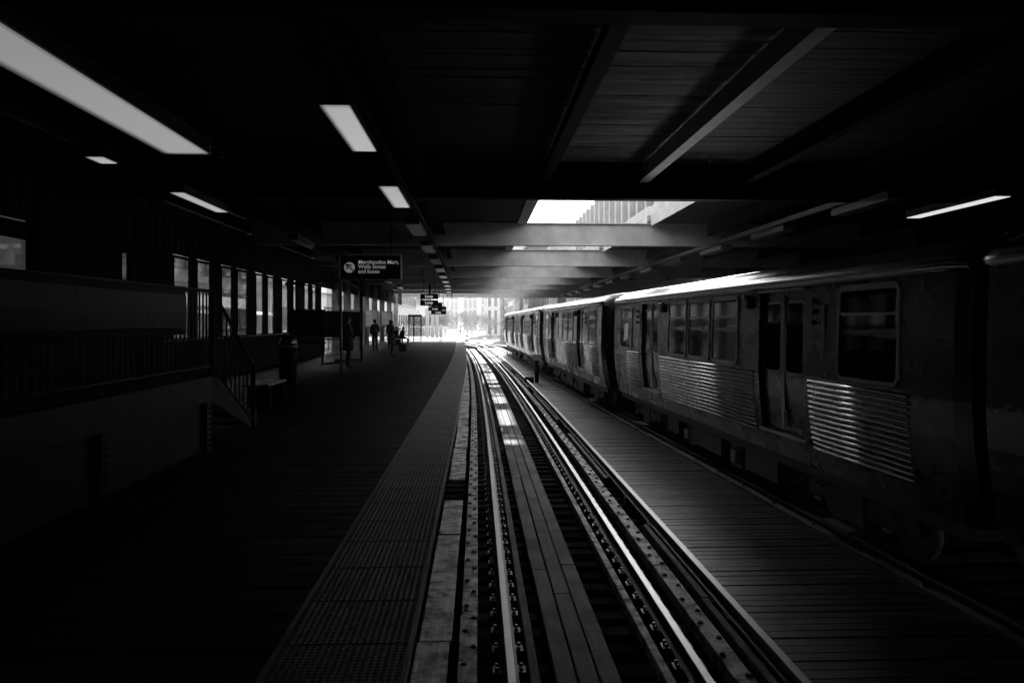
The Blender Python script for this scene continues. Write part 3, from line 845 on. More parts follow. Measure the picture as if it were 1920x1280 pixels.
t = empty('hanging_lamp', (-3.0, 50, 3.3), 'small round security camera dome hanging right of the Loop signs', 'camera')
b = MB(); b.cyl((0, 0, 0), (0, 0, .7), .05, 8); b.build('stem', M['black'], t)
b = MB(); b.cs = True; b.cyl((0, 0, -.12), (0, 0, 0), .07, 10, .15); b.build('dome', M['black'], t)
t = empty('dome_camera', (-3.52, 10.95, CAMZ + 2.3), 'round black camera dome below the roof at the end of the long light', 'camera')
b = MB()
for (r0, z0, r1, z1) in ((.10, 0, .10, .12), (.06, -.06, .10, 0), (.02, -.08, .06, -.06)): b.cyl((0, 0, z0), (0, 0, z1), r0, 14, r1)
b.build('dome', M['gloss'], t)
b = MB(); b.cyl((0, 0, .12), (0, 0, .6), .02, 6); b.build('stem', M['black'], t)

# ================================================================ rotating exit gate, fence and pale structure at the platform end
t = empty('exit_gate', (-5.15, 66, 0), 'dark full height turnstile gate with horizontal bars near the platform end', 'gate')
b = MB(); b.box(-.55, .55, -.1, .1, 2.02, 2.2); b.build('header', M['black'], t)
for x in (-.5, -.1, .5):
    b = MB(); b.box(x - .045, x + .045, -.05, .05, 0, 2.02); b.build('post', M['black'], t)
hb = MB(); hb.cyl((-.5, 0, 0), (.5, 0, 0), .028, 6); hb = hb.mesh('bar', M['black'])
for k in range(13): link('bar', hb, t, (0, 0, .12 + k * .148))
t = empty('platform_fence', (-8.2, 83.2, 0), 'white barred fence across the end of the platform', 'fence')
b = MB(); b.box(0, 5.2, -.03, .03, 1.08, 1.14); b.box(0, 5.2, -.03, .03, .1, .15); b.build('rail', M['white_paint'], t)
pk = MB(); pk.box(-.02, .02, -.02, .02, .151, 1.079); pk = pk.mesh('picket', M['white_paint'])
for k in range(34): link('picket', pk, t, (.08 + k * .153, 0, 0))
for i, (x, h_) in enumerate(((-5.15, 3.0), (-4.6, 2.8), (-4.15, 2.6), (-3.75, 1.35))):
    o = MB(); o.box(-.16, .16, -.1, .1, 0, h_); o.box(-.2, .2, -.14, .14, 0, .02)
    tag(o.build('post', M['white_paint'], None, (x, 82.2, 0)), 'white painted post at the platform end fence, %s from the left' % ords[i], 'post', 'white posts at the platform end')
t = empty('fence_gate', (-3.6, 83.3, 0), 'low pale mesh gate beside the tactile strip at the platform end', 'gate')
b = MB()
for k in range(9): b.box(k * .14, k * .14 + .03, -.015, .015, .05, 1.0)
b.box(0, 1.15, -.02, .02, 1.001, 1.05); b.build('bars', M['beam'], t)
# signal post between the tracks
t = empty('signal_box', (side(36.5) - .55, 36.5, ZT + .12), 'small post with a pale plate standing on the walkway beside the train', 'post')
b = MB(); b.box(-.09, .09, -.07, .07, 0, 1.0); b.build('post', M['black'], t)
b = MB(); b.box(-.2, .22, -.03, .03, 1.0, 1.28); b.build('plate', M['conc'], t)
b = MB(); b.box(-.55, -.15, -.2, .2, 0, .24); b.build('junction_box', M['beam_dark'], t)
t = empty('track_signal', (3.6, 84, ZT), 'grey cone shaped signal cover where the tracks bend away', 'signal')
b = MB(); b.cyl((0, 0, .5), (0, 0, 1.3), .05, 10, .35); b.cyl((0, 0, 1.3), (0, 0, 2.0), .35, 10, .3); b.build('cover', M['conc'], t)
b = MB(); b.cyl((0, 0, 0), (0, 0, .5), .06, 8); b.build('stem', M['beam'], t)
# ================================================================ train cars
L_CAR = 15.35
HW = [(.78, 1.26), (1.0, 1.32), (1.25, 1.36), (1.6, 1.40), (1.97, 1.42), (2.6, 1.41), (3.2, 1.385)]
def hw(z): return lerp_tab(HW, min(max(z, .78), 3.2))
DOORS = [(3.3, 4.8), (10.6, 12.1)]
WINS = [(1.0, 2.35), (5.65, 6.95), (7.05, 8.35), (8.45, 9.75), (13.05, 14.4)]
ZS, ZD = 1.14, 3.16
def build_car():
    car = empty('train_car', (0, 0, 0))
    # shell
    ys = sorted(set([0.12, L_CAR - .12] + [q for d in DOORS for q in d] + [.12 + k * (L_CAR - .24) / 12 for k in range(13)]))
    zs = sorted(set([z for z, _ in HW] + [ZS, ZD, 1.8, 2.3, 2.9]))
    b = MB()
    for s_ in (-1, 1):
        b.cs = False
        for ya, yb in zip(ys, ys[1:]):
            for za, zb in zip(zs, zs[1:]):
                if any(ya >= d0 - .001 and yb <= d1 + .001 for d0, d1 in DOORS) and za >= ZS - .001 and zb <= ZD + .001: continue
                q = [(s_ * hw(za), ya, za), (s_ * hw(za), yb, za), (s_ * hw(zb), yb, zb), (s_ * hw(zb), ya, zb)]
                b.add(q, [(0, 1, 2, 3)])
        for d0, d1 in DOORS:      # reveals
            for yy in (d0, d1):
                for za, zb in zip(zs, zs[1:]):
                    if za < ZS - .001 or zb > ZD + .001: continue
                    b.add([(s_ * hw(za), yy, za), (s_ * (hw(za) - .10), yy, za), (s_ * (hw(zb) - .10), yy, zb), (s_ * hw(zb), yy, zb)], [(0, 1, 2, 3)])
            b.add([(s_ * hw(ZD), d0, ZD), (s_ * hw(ZD), d1, ZD), (s_ * (hw(ZD) - .1), d1, ZD), (s_ * (hw(ZD) - .1), d0, ZD)], [(0, 1, 2, 3)])
    for yy, q in ((.12, 0), (L_CAR - .12, 1)):   # end walls, slightly narrowed
        sgn = -1 if q == 0 else 1
        for za, zb in zip(zs, zs[1:]):
            for s_ in (-1, 1):
                e = yy + sgn * .10
                b.add([(s_ * hw(za), yy, za), (s_ * (hw(za) - .12), e, za), (s_ * (hw(zb) - .12), e, zb), (s_ * hw(zb), yy, zb)], [(0, 1, 2, 3)])
                b.add([(s_ * (hw(za) - .12), e, za), (0, e, za), (0, e, zb), (s_ * (hw(zb) - .12), e, zb)], [(0, 1, 2, 3)])
    b.add([(-1.2, .1, .78), (1.2, .1, .78), (1.2, L_CAR - .1, .78), (-1.2, L_CAR - .1, .78)], [(0, 1, 2, 3)])
    body = b.build('body', M['steel'], car, fix=True)
    # roof
    prof = [(-1.385, 3.2), (-1.43, 3.215), (-1.45, 3.26), (-1.447, 3.31), (-1.42, 3.355), (-1.385, 3.385), (-1.365, 3.388), (-1.35, 3.392), (-1.28, 3.45), (-1.1, 3.53), (-.8, 3.585), (-.4, 3.63), (0, 3.645)]
    prof = prof + [(-x, z) for x, z in prof[:-1][::-1]]
    b = MB(); b.cs = True
    sts = [(.0, .72, .93), (.06, .86, .965), (.16, .95, .985), (.35, 1, 1)] + [(.35 + k * (L_CAR - .7) / 10, 1, 1) for k in range(1, 10)] + [(L_CAR - .35, 1, 1), (L_CAR - .16, .95, .985), (L_CAR - .06, .86, .965), (L_CAR, .72, .93)]
    n = len(prof)
    for (yy, fz, fx) in sts:
        for (x, z) in prof: b.v.append((x * fx, yy, 3.2 + (z - 3.2) * fz))
    for k in range(len(sts) - 1):
        for i in range(n - 1): b.face([k * n + i, (k + 1) * n + i, (k + 1) * n + i + 1, k * n + i + 1])
    b.cs = False
    b.face(list(range(n))); b.face([(len(sts) - 1) * n + i for i in range(n)])
    rf = b.build('roof', M['steel_roof'], car)
    b = MB()
    for x in (-1.0, -.6): b.cyl((x, .5, 3.2 + lerp_tab([(-1.1, .32), (-.8, .385), (-.4, .43)], x) + .004), (x, L_CAR - .5, 3.2 + lerp_tab([(-1.1, .32), (-.8, .385), (-.4, .43)], x) + .004), .012, 4)
    b.build('roof_seam', M['steel_roof'], rf)
    # ribbed lower panels
    for (ya, yb) in ((.85, 3.12), (5.0, 10.4), (12.3, 14.85)):
        for s_ in (-1, 1):
            b = MB()
            for k in range(14):
                z = 1.065 + k * .068
                if s_ == 1 and k % 2: continue
                pr = [(z - .024, .002), (z - .018, .014), (z - .004, .024), (z + .010, .022), (z + .019, .012), (z + .023, .002)]
                o = len(b.v)
                for yy in (ya, yb):
                    for (zz, off) in pr: b.v.append((s_ * (hw(zz) + off), yy, zz))
                b.cs = True
                for i in range(5): b.face([o + i, o + 6 + i, o + 7 + i, o + i + 1])
                b.cs = False; b.face([o + i for i in range(6)]); b.face([o + 6 + i for i in range(6)])
            b.build('ribbed_panel', M['steel_rib'], car)
    # windows
    def rr(y0, y1, z0, z1, r, k=4):
        pts = []
        for (cy_, cz_, a0) in ((y1 - r, z1 - r, 0), (y0 + r, z1 - r, 90), (y0 + r, z0 + r, 180), (y1 - r, z0 + r, 270)):
            for i in range(k + 1):
                a = R(a0 + 90 * i / k); pts.append((cy_ + r * math.cos(a), cz_ + r * math.sin(a)))
        return pts
    def ring(b, s_, y0, y1, z0, z1, r, w, o0, o1, dy=0):
        A = rr(y0, y1, z0, z1, r); B = rr(y0 + w, y1 - w, z0 + w, z1 - w, max(r - w, .02))
        n = len(A); o = len(b.v)
        b.v += [(s_ * (hw(z) + o0), y, z) for y, z in A]
        b.v += [(s_ * (hw(z) + o1), y + (w * .3 if y < (y0 + y1) / 2 else -w * .3), z) for y, z in A]
        b.v += [(s_ * (hw(z) + o1), y, z) for y, z in B]
        b.v += [(s_ * (hw(z) + o0 - .004), y, z) for y, z in B]
        for i in range(n):
            j = (i + 1) % n
            for k in range(3): b.face([o + k * n + i, o + k * n + j, o + (k + 1) * n + j, o + (k + 1) * n + i])
    def plate(b, s_, y0, y1, z0, z1, r, off):
        A = rr(y0, y1, z0, z1, r); o = len(b.v)
        zs_ = sorted(set(round(z, 4) for _, z in A))
        b.v += [(s_ * (hw(z) + off), y, z) for y, z in A]
        b.face([o + i for i in range(len(A))])
    for s_ in (-1, 1):
        for i, (y0, y1) in enumerate(WINS):
            b = MB(); ring(b, s_, y0, y1, 2.02, 3.16, .13, .05, .002, .022); w = b.build('window', M['alum'], car)
            b = MB(); plate(b, s_, y0 + .04, y1 - .04, 2.06, 3.12, .09, .006); b.build('pane', M['car_glass'], w)
            b = MB(); ring(b, s_, y0 + .045, y1 - .045, 2.80, 3.12, .07, .03, .007, .018); b.build('vent_sash', M['alum'], w)
        for (d0, d1) in DOORS:
            dm = (d0 + d1) / 2
            for (a, c_) in ((d0, dm - .008), (dm + .008, d1)):
                b = MB(); o = -.07
                for za, zb in zip(zs, zs[1:]):
                    if za < ZS - .001 or zb > ZD + .001: continue
                    b.add([(s_ * (hw(za) + o), a, za), (s_ * (hw(za) + o), c_, za), (s_ * (hw(zb) + o), c_, zb), (s_ * (hw(zb) + o), a, zb)], [(0, 1, 2, 3)])
                door = b.build('door', M['steel'], car)
                y0, y1 = (a + .07, c_ - .05) if a == d0 else (a + .05, c_ - .07)
                b = MB(); ring(b, s_, y0, y1, 1.98, 3.02, .12, .035, o + .002, o + .014); plate_b = MB(); plate(plate_b, s_, y0 + .03, y1 - .03, 2.01, 2.99, .09, o + .006)
                wd = b.build('window', M['alum'], door); plate_b.build('pane', M['car_glass'], door)
                b = MB(); yy = c_ - .02 if a == d0 else a + .02
                b.box(s_ * (hw(2.2) + o) - .012, s_ * (hw(2.2) + o) + .012, yy - .015, yy + .015, 1.2, 3.1); b.build('edge_seal', M['alum'], door)
            b = MB(); q0 = s_ * (hw(ZS) - .12); q1 = s_ * (hw(ZS) + .05)
            b.box(min(q0, q1), max(q0, q1), d0 - .03, d1 + .03, ZS - .045, ZS - .01); b.build('door_sill', M['alum'], car)
            b = MB(); q0 = s_ * (hw(ZD) - .0); q1 = s_ * (hw(ZD) + .04)
            b.box(min(q0, q1), max(q0, q1), d0 - .05, d1 + .05, ZD + .005, ZD + .03); b.build('drip_rail', M['alum'], car)
        for yy in (5.22, 10.18):       # round marker lamps and small lamp columns next to the doors
            b = MB(); b.cyl((s_ * 1.38, yy, 3.02), (s_ * 1.47, yy, 3.02), .085, 14); b.build('marker_lamp', M['car_black'], car)
            b = MB(); b.cyl((s_ * 1.38, yy, 3.115), (s_ * 1.50, yy, 3.115), .03, 8); b.build('lamp_hood', M['alum'], car)
        for yy in (3.0, 12.5):
            b = MB()
            for k in range(3): b.cyl((s_ * 1.40, yy, 2.72 + k * .14), (s_ * 1.44, yy, 2.72 + k * .14), .035, 10)
            b.build('door_lights', M['car_black'], car)
            b = MB(); b.box(s_ * 1.408 - .008, s_ * 1.408 + .008, yy - .32, yy - .24, 2.35, 2.95); b.build('grab_strip', M['rubber'], car)
        b = MB(); b.box(s_ * 1.415 - .012, s_ * 1.415 + .012, 12.35, 12.75, 2.15, 2.2)
        for k in range(6): b.box(s_ * 1.412 - .01, s_ * 1.412 + .01, 12.35, 12.85, 2.02 + k * .05, 2.04 + k * .05)
        b.build('louvre', M['steel_rib'], car)
    for s_ in (-1, 1):             # vertical panel joints and rows of small access lids
        for yy in (.62, 2.62, 5.12, 10.30, 12.70, 14.72):
            b = MB()
            for za, zb in zip(zs, zs[1:]):
                if za < 1.97 or zb > 3.21: continue
                b.add([(s_ * (hw(za) + .003), yy - .008, za), (s_ * (hw(za) + .003), yy + .008, za), (s_ * (hw(zb) + .003), yy + .008, zb), (s_ * (hw(zb) + .003), yy - .008, zb)], [(0, 1, 2, 3)])
            b.build('panel_joint', M['rubber'], car)
        b = MB(); o_ = len(b.v)
        for (ya, yb) in ((.85, 3.2), (4.9, 10.5), (12.2, 15.0)): b.add([(s_ * (hw(2.0) + .003), ya, 1.990), (s_ * (hw(2.0) + .003), yb, 1.990), (s_ * (hw(2.0) + .006), yb, 2.004), (s_ * (hw(2.0) + .006), ya, 2.004)], [(0, 1, 2, 3)])
        b.build('belt_strip', M['alum'], car)
    # end doors
    for yy, sg in ((.02, -1), (L_CAR - .02, 1)):
        b = MB(); b.box(-.38, .38, min(yy, yy + sg * .02), max(yy, yy + sg * .02), 1.14, 3.1); d = b.build('end_door', M['steel'], car)
        b = MB(); b.box(-.26, .26, min(yy + sg * .021, yy + sg * .03), max(yy + sg * .021, yy + sg * .03), 2.0, 3.0); b.build('pane', M['car_glass'], d)
        for x in (-.85, .85):
            b = MB(); b.box(x - .25, x + .25, min(yy, yy + sg * .015), max(yy, yy + sg * .015), 2.0, 3.0); b.build('end_window', M['car_glass'], car)
    # hoops between the cars
    for z in (1.25, 2.0, 2.45):
        b = MB(); b.tube([(-1.25 + .02 * k, L_CAR - .02 + k * .055, z - .07 * math.sin(math.pi * k / 6)) for k in range(7)], .016, 6)
        b.build('gap_spring', M['alum'], car)
    # underframe
    b = MB(); b.box(-1.2, 1.2, .2, L_CAR - .2, .62, .775)
    for (a, c_, z, x) in ((4.6, 5.9, .28, 1.2), (6.2, 6.7, .22, 1.15), (7.0, 8.6, .30, 1.22), (8.9, 9.4, .2, 1.1), (9.7, 10.5, .32, 1.2)):
        b.box(-x, -x + .6, a, c_, z, .62); b.box(x - .6, x, a, c_, z, .62)
    b.build('underframe', M['car_black'], car)
    b = MB()
    for yy in (6.45, 9.15): b.box(-1.21, -1.19, yy - .12, yy + .12, .30, .50)
    for yy in (1.7, 3.4, 12.0, 13.7): b.box(-1.16, -1.1, yy - .1, yy + .1, .32, .36); b.box(-1.16, -1.1, yy - .1, yy + .1, .5, .53)
    b.build('equipment_plate', M['fixture'], car)
    for yy in (2.6, L_CAR - 2.6):
        b = MB()
        for s_ in (-1, 1): b.box(s_ * 1.02 - .07, s_ * 1.02 + .07, yy - 1.2, yy + 1.2, .34, .56); b.box(s_ * 1.02 - .09, s_ * 1.02 + .09, yy - .3, yy + .3, .2, .6)
        b.box(-1.0, 1.0, yy - .25, yy + .25, .35, .6); tk = b.build('truck', M['car_black'], car)
        for dy in (-.9, .9):
            for s_ in (-1, 1):
                b = MB(); b.cyl((s_ * .70, yy + dy, .355), (s_ * .83, yy + dy, .355), .355, 20); b.build('wheel', M['rail_side'], tk)
        b = MB(); b.box(-1.33, -1.15, yy - .35, yy + .35, .12, .18); b.build('contact_shoe', M['timber_dark'], tk)
    return car
car0 = build_car()
split_all(list(car0.children_recursive))
ENDS = [(7.25, 4.49, 22.6, 3.87), (23.30, 3.66, 38.8, 3.18), (39.2, 3.07, 54.0, 2.77), (54.4, 2.74, 69.6, 2.33), (-8.3, 5.12, 7.05, 4.50)]
labs = ['nearest stainless steel train car with the brightest roof, at the right edge',
        'second stainless steel train car, with an open dark end doorway beside the gap',
        'third stainless steel train car, partly seen past the small walkway post',
        'farthest stainless steel train car at the bright end of the roof',
        'black unlit train car coupled behind the nearest one, at the right picture edge']
cars = []
for i in range(5):
    c = car0 if i == 0 else copy_tree(car0)
    y0, xa, y1, xb = ENDS[i]
    # the cars sit a little apart, each turned to follow the bend of its track
    xa += 1.42; xb += 1.42
    a = math.atan2(xb - xa, y1 - y0)
    c.location = (xa, y0, RAILZ); c.rotation_euler = (0, 0, -a)
    tag(c, labs[i], 'train car', 'stainless train cars standing on the far track'); cars.append(c)
rear = sorted([o for o in cars[4].children if o.name.startswith('ribbed_panel')], key=lambda o: -max(v.co.y for v in o.data.vertices))[:2]
for o in rear: bpy.data.objects.remove(o)
# paper notice in the last window of the nearest car, route sign in a window of the second
cp_ = cars[0]
b = MB(); b.add([(-1.424, 13.50, 2.28), (-1.424, 13.98, 2.22), (-1.420, 13.86, 2.68), (-1.420, 13.42, 2.70)], [(0, 1, 2, 3)]); b.build('paper_notice', M['paper'], cp_, fix=False)
b = MB(); b.add([(-1.425, 12.95 - 2.2 - .0, 2.42), (-1.425, 10.95, 2.42), (-1.42, 10.95, 2.62), (-1.42, 10.75, 2.62)], [(0, 1, 2, 3)])
cp_ = cars[1]
b = MB()
for r_ in range(2):
    for k in range(5): b.box(-1.428, -1.424, 1.32 + k * .13, 1.40 + k * .13, 2.90 + r_ * .11, 2.95 + r_ * .11)
b.build('route_sign_lettering', M['lamp_off'], cp_)
# ================================================================ people
def person(loc, face, J, edges, label, h=1.7, skin_names=('head', 'top'), m_body='cloth', group=None):
    """J: joint -> (x, y, z, radius); figure faces +y before turning"""
    root = empty('person', loc, label, 'person', group, rz=face)
    names = list(J); me = bpy.data.meshes.new('body')
    me.from_pydata([J[k][:3] for k in names], [(names.index(a), names.index(b)) for a, b in edges], [])
    tmp = bpy.data.objects.new('tmp', me); COL.objects.link(tmp)
    tmp.modifiers.new('Skin', 'SKIN'); sub = tmp.modifiers.new('Sub', 'SUBSURF'); sub.levels = 2; sub.render_levels = 2
    for i, k in enumerate(names):
        sv = me.skin_vertices[0].data[i]; sv.radius = (J[k][3], J[k][3] * (.75 if k in ('pelvis', 'waist', 'chest') else 1)); sv.use_root = (k == 'pelvis')
    bpy.context.view_layer.update()
    out = bpy.data.meshes.new_from_object(tmp.evaluated_get(bpy.context.evaluated_depsgraph_get()))
    bpy.data.objects.remove(tmp)
    out.materials.clear(); out.materials.append(M[m_body]); out.materials.append(M['skin'])
    nz = J['neck'][2]; hands = [Vector(J[k][:3]) for k in names if k.startswith('palm') or k.startswith('f')]
    for p in out.polygons:
        p.use_smooth = True
        if p.center.z > nz + .01: p.material_index = 1
        elif any((p.center - q).length < .05 for q in hands): p.material_index = 1
    link('body', out, root)
    hd = Vector(J['head'][:3]); f = Vector(J['nose'][:3]) - hd
    return root
def base_pose(h=1.7, arm='down'):
    k = h / 1.7
    J = dict(pelvis=(0, 0, .93, .15), waist=(0, 0, 1.08, .13), chest=(0, 0, 1.30, .155), neck=(0, .0, 1.46, .055), jaw=(0, .025, 1.53, .062), head=(0, .012, 1.60, .082), top=(0, 0, 1.655, .06), nose=(0, .095, 1.585, .016))
    E = [('pelvis', 'waist'), ('waist', 'chest'), ('chest', 'neck'), ('neck', 'jaw'), ('jaw', 'head'), ('head', 'top'), ('head', 'nose')]
    for s_, n in ((-1, 'l'), (1, 'r')):
        J['hip' + n] = (s_ * .09, 0, .88, .09); J['knee' + n] = (s_ * .10, .02, .48, .062); J['ank' + n] = (s_ * .10, -.01, .09, .042); J['toe' + n] = (s_ * .115, .16, .035, .035)
        J['sh' + n] = (s_ * .17, 0, 1.385, .062)
        if arm == 'down': el, wr, pa = (s_ * .23, -.02, 1.13, .042), (s_ * .24, .04, .90, .030), (s_ * .24, .05, .84, .034)
        elif arm == 'phone': el, wr, pa = (s_ * .21, .02, 1.12, .042), (s_ * .10, .26, 1.20, .030), (s_ * .07, .31, 1.24, .034)
        else: el, wr, pa = (s_ * .24, .05, 1.14, .042), (s_ * .12, .20, 1.02, .030), (s_ * .08, .23, 1.0, .034)
        J['el' + n] = el; J['wr' + n] = wr; J['palm' + n] = pa
        E += [('pelvis', 'hip' + n), ('hip' + n, 'knee' + n), ('knee' + n, 'ank' + n), ('ank' + n, 'toe' + n), ('chest', 'sh' + n), ('sh' + n, 'el' + n), ('el' + n, 'wr' + n), ('wr' + n, 'palm' + n)]
        d = (Vector(pa[:3]) - Vector(wr[:3])).normalized()
        up = Vector((1, 0, 0)) if abs(d.x) < .8 else Vector((0, 1, 0)); sidev = d.cross(up).normalized()
        for q, (o, ln) in enumerate(((-.03, .055), (-.01, .07), (.01, .068), (.03, .055))):
            p = Vector(pa[:3]) + sidev * o + d * .03; r = p + d * ln
            J['f%s%da' % (n, q)] = tuple(p) + (.009,); J['f%s%db' % (n, q)] = tuple(r) + (.008,)
            E += [('palm' + n, 'f%s%da' % (n, q)), ('f%s%da' % (n, q), 'f%s%db' % (n, q))]
        p = Vector(pa[:3]) - sidev * .04 + d * .0; r = p - sidev * .02 + d * .035
        J['ft%sa' % n] = tuple(p) + (.010,); J['ft%sb' % n] = tuple(r) + (.009,); E += [('palm' + n, 'ft%sa' % n), ('ft%sa' % n, 'ft%sb' % n)]
    J = {a: (v_[0] * k, v_[1] * k, v_[2] * k, v_[3] * k) for a, v_ in J.items()}
    return J, E
def loft(rings, n=16, seed=1, jit=.0):
    """rings: (cx, cy, z, rx, ry)"""
    rnd = random.Random(seed); b = MB(); b.cs = True
    for (x, y, z, rx, ry) in rings:
        for i in range(n):
            a = 2 * math.pi * i / n; q = 1 + rnd.uniform(-jit, jit)
            b.v.append((x + rx * q * math.cos(a), y + ry * q * math.sin(a), z))
    for k in range(len(rings) - 1):
        for i in range(n): b.face([k * n + i, k * n + (i + 1) % n, (k + 1) * n + (i + 1) % n, (k + 1) * n + i])
    b.face([i for i in reversed(range(n))]); b.face([(len(rings) - 1) * n + i for i in range(n)])
    return b
def hair(root, h, long=False, m='hair'):
    k = h / 1.7
    r = [(0, -.015, 1.60, .088, .09), (0, -.02, 1.65, .088, .092), (0, -.01, 1.69, .065, .07), (0, 0, 1.708, .02, .02)]
    if long: r = [(0, -.07, 1.30, .10, .05), (0, -.065, 1.40, .12, .06), (0, -.05, 1.50, .105, .065), (0, -.035, 1.57, .1, .08)] + r[1:]
    else: r = [(0, -.045, 1.53, .07, .05)] + r
    loft([tuple(q * k for q in t) for t in r], 14, 3, .03).build('hair', M[m], root)

# woman standing with a phone
J, E = base_pose(1.66, 'phone')
w = person((-4.0, 37.4, 0), R(-88), J, E, 'woman with long dark hair in a knee length coat looking at a phone')
hair(w, 1.66, True)
loft([(0, 0, .52, .22, .20), (0, 0, .75, .21, .19), (0, 0, .98, .185, .16), (0, 0, 1.12, .17, .145), (0, 0, 1.28, .19, .155), (0, 0, 1.38, .18, .12), (0, 0, 1.43, .09, .08)], 18, 5, .03).build('coat', M['cloth2'], w)
b = MB(); b.box(-.035, .035, .335, .345, 1.20, 1.33); b.build('phone', M['black'], w)
bg_ = tag(loft([(0, 0, 0, .20, .10), (0, 0, .12, .22, .12), (0, 0, .3, .19, .1), (0, 0, .36, .12, .05)], 14, 8, .05).build('handbag', M['cloth'], None, (-3.55, 38.0, .20)), 'dark bag held low in front of the woman with the phone', 'bag')
# man with backpack seen from behind
J, E = base_pose(1.74, 'fold')
p = person((-5.68, 44.4, 0), R(-20), J, E, 'man seen from behind with a large dark backpack by the pale columns')
hair(p, 1.74)
loft([(0, 0, .86, .19, .15), (0, 0, 1.05, .19, .16), (0, 0, 1.3, .22, .17), (0, 0, 1.42, .19, .13), (0, 0, 1.48, .1, .08)], 16, 6, .03).build('jacket', M['cloth2'], p)
bp = loft([(.03, -.24, .90, .15, .10), (.03, -.27, 1.0, .19, .15), (.03, -.27, 1.25, .19, .15), (.03, -.24, 1.42, .13, .09)], 14, 4, .04).build('backpack', M['cloth'], p); bp['label'] = 'dark bulging backpack'
# person partly hidden behind the woman
J, E = base_pose(1.72, 'down')
p = person((-5.25, 48.2, 0), R(30), J, E, 'person in dark jacket standing half hidden behind the woman with the phone')
hair(p, 1.72)
loft([(0, 0, .84, .2, .16), (0, 0, 1.1, .19, .16), (0, 0, 1.35, .21, .16), (0, 0, 1.47, .11, .09)], 16, 9, .03).build('jacket', M['cloth'], p)
# dark figure behind the glass screen post
J, E = base_pose(1.78, 'fold')
p = person((-4.42, 27.4, 0), R(-70), J, E, 'dark figure in a long coat standing behind the bright steel post')
hair(p, 1.78)
loft([(0, 0, .62, .25, .21), (0, 0, .9, .23, .2), (0, 0, 1.15, .21, .17), (0, 0, 1.38, .23, .17), (0, 0, 1.5, .12, .09)], 16, 12, .03).build('coat', M['cloth'], p)
# seated people on the far bench
def seated(loc, face, label, h=1.7, lean=.28):
    J, E = base_pose(h, 'fold'); k = h / 1.7
    dz = -.43 * k
    J2 = {}
    for n_, (x, y, z, r) in J.items():
        if n_.startswith(('knee',)): J2[n_] = (x, .45, .50, r)
        elif n_.startswith('ank'): J2[n_] = (x, .47, .09, r)
        elif n_.startswith('toe'): J2[n_] = (x, .62, .035, r)
        elif n_.startswith('hip'): J2[n_] = (x, .05, .50, r)
        else: J2[n_] = (x, y + (z - .93) * lean, z + dz, r)
    p = person(loc, face, J2, E, label)
    kk = [(0, .0 + (z - .93) * lean, z + dz, rx, ry) for z, rx, ry in ((.90, .2, .17), (1.1, .2, .17), (1.35, .21, .16), (1.47, .11, .09))]
    loft(kk, 14, 3, .04).build('jacket', M['cloth'], p)
    loft([(0, -.045 + .17 * lean * 3.4 * .9, 1.10, .07, .05), (0, .0 + .62 * lean, 1.60 + dz, .088, .09), (0, .0 + .7 * lean, 1.66 + dz, .085, .09), (0, .7 * lean, 1.705 + dz, .03, .03)], 12, 2, .03).build('hair', M['hair'], p)
    return p
seated((-5.25, 54.9, 0), R(-85), 'person sitting on the far bench leaning forward beside the exit gate', 1.7, .25)
seated((-5.75, 56.4, 0), R(-95), 'second seated person, farther back on the bench by the exit gate', 1.66, .1)
t = empty('bench', (-5.6, 55.6, 0), 'far bench with the two seated people near the exit gate', 'bench')
for k in range(3):
    b = MB(); b.box(-.22 + k * .15, -.09 + k * .15, -1.2, 1.2, .41, .445); b.build('slat', M['timber'], t)
for s_ in (-1, 1):
    b = MB(); b.box(-.2, .2, s_ * 1.0 - .03, s_ * 1.0 + .03, 0, .409); b.build('leg', M['beam_dark'], t)
# ================================================================ buildings, trees and cars outside
def building(x0, x1, y0, y1, h, m, label, fx=None, front=True, ww=1.5, wh=1.9, dx=3.0, dz=3.6, z0=STREET, cornice=True, pil=False, name='building', cat='building', maxw=70):
    t = empty(name, ((x0 + x1) / 2, (y0 + y1) / 2, z0), label, cat)
    ax, ay = (x1 - x0) / 2, (y1 - y0) / 2; H_ = h
    b = MB(); b.box(-ax, ax, -ay, ay, 0, H_); b.build('wall', m, t)
    if cornice:
        b = MB(); b.box(-ax - .3, ax + .3, -ay - .3, ay + .3, H_ + .002, H_ + .8); b.build('cornice', m, t)
    cnt = 0
    def win(w_, h_):
        q = MB(); q.box(-w_ / 2, w_ / 2, -.10, .02, 0, h_); q.cm = 1; q.box(-w_ / 2 - .12, w_ / 2 + .12, -.25, .02, -.2, -.002)
        return q.mesh('window', [M['win'], m])
    wm = win(ww, wh)
    if front:
        nx = max(int(2 * ax / dx), 1); nz_ = int((H_ - 1.5) / dz)
        st_ = 1
        while (nx * nz_) / st_ > maxw and st_ < 4: st_ += 1
        for i in range(nx):
            for k in range(nz_):
                if (k % st_) and nx * nz_ > maxw: continue
                link('window', wm, t, (-ax + (i + .5) * 2 * ax / nx, -ay, 1.2 + k * dz))
    if fx:
        s_ = fx; ny = max(int(2 * ay / dx), 1); nz_ = int((H_ - 1.5) / dz)
        for i in range(ny):
            for k in range(nz_):
                cnt += 1
                if cnt > maxw * 2: break
                link('window', wm, t, (s_ * ax, -ay + (i + .5) * 2 * ay / ny, 1.2 + k * dz), (0, 0, R(90) * s_))
        if pil:
            for i in range(ny + 1):
                q = MB(); yy = -ay + i * 2 * ay / ny
                q.box(min(s_ * ax, s_ * (ax + .6)), max(s_ * ax, s_ * (ax + .6)), yy - .45, yy + .45, 0, H_ - .1); q.build('pilaster', m, t)
    return t
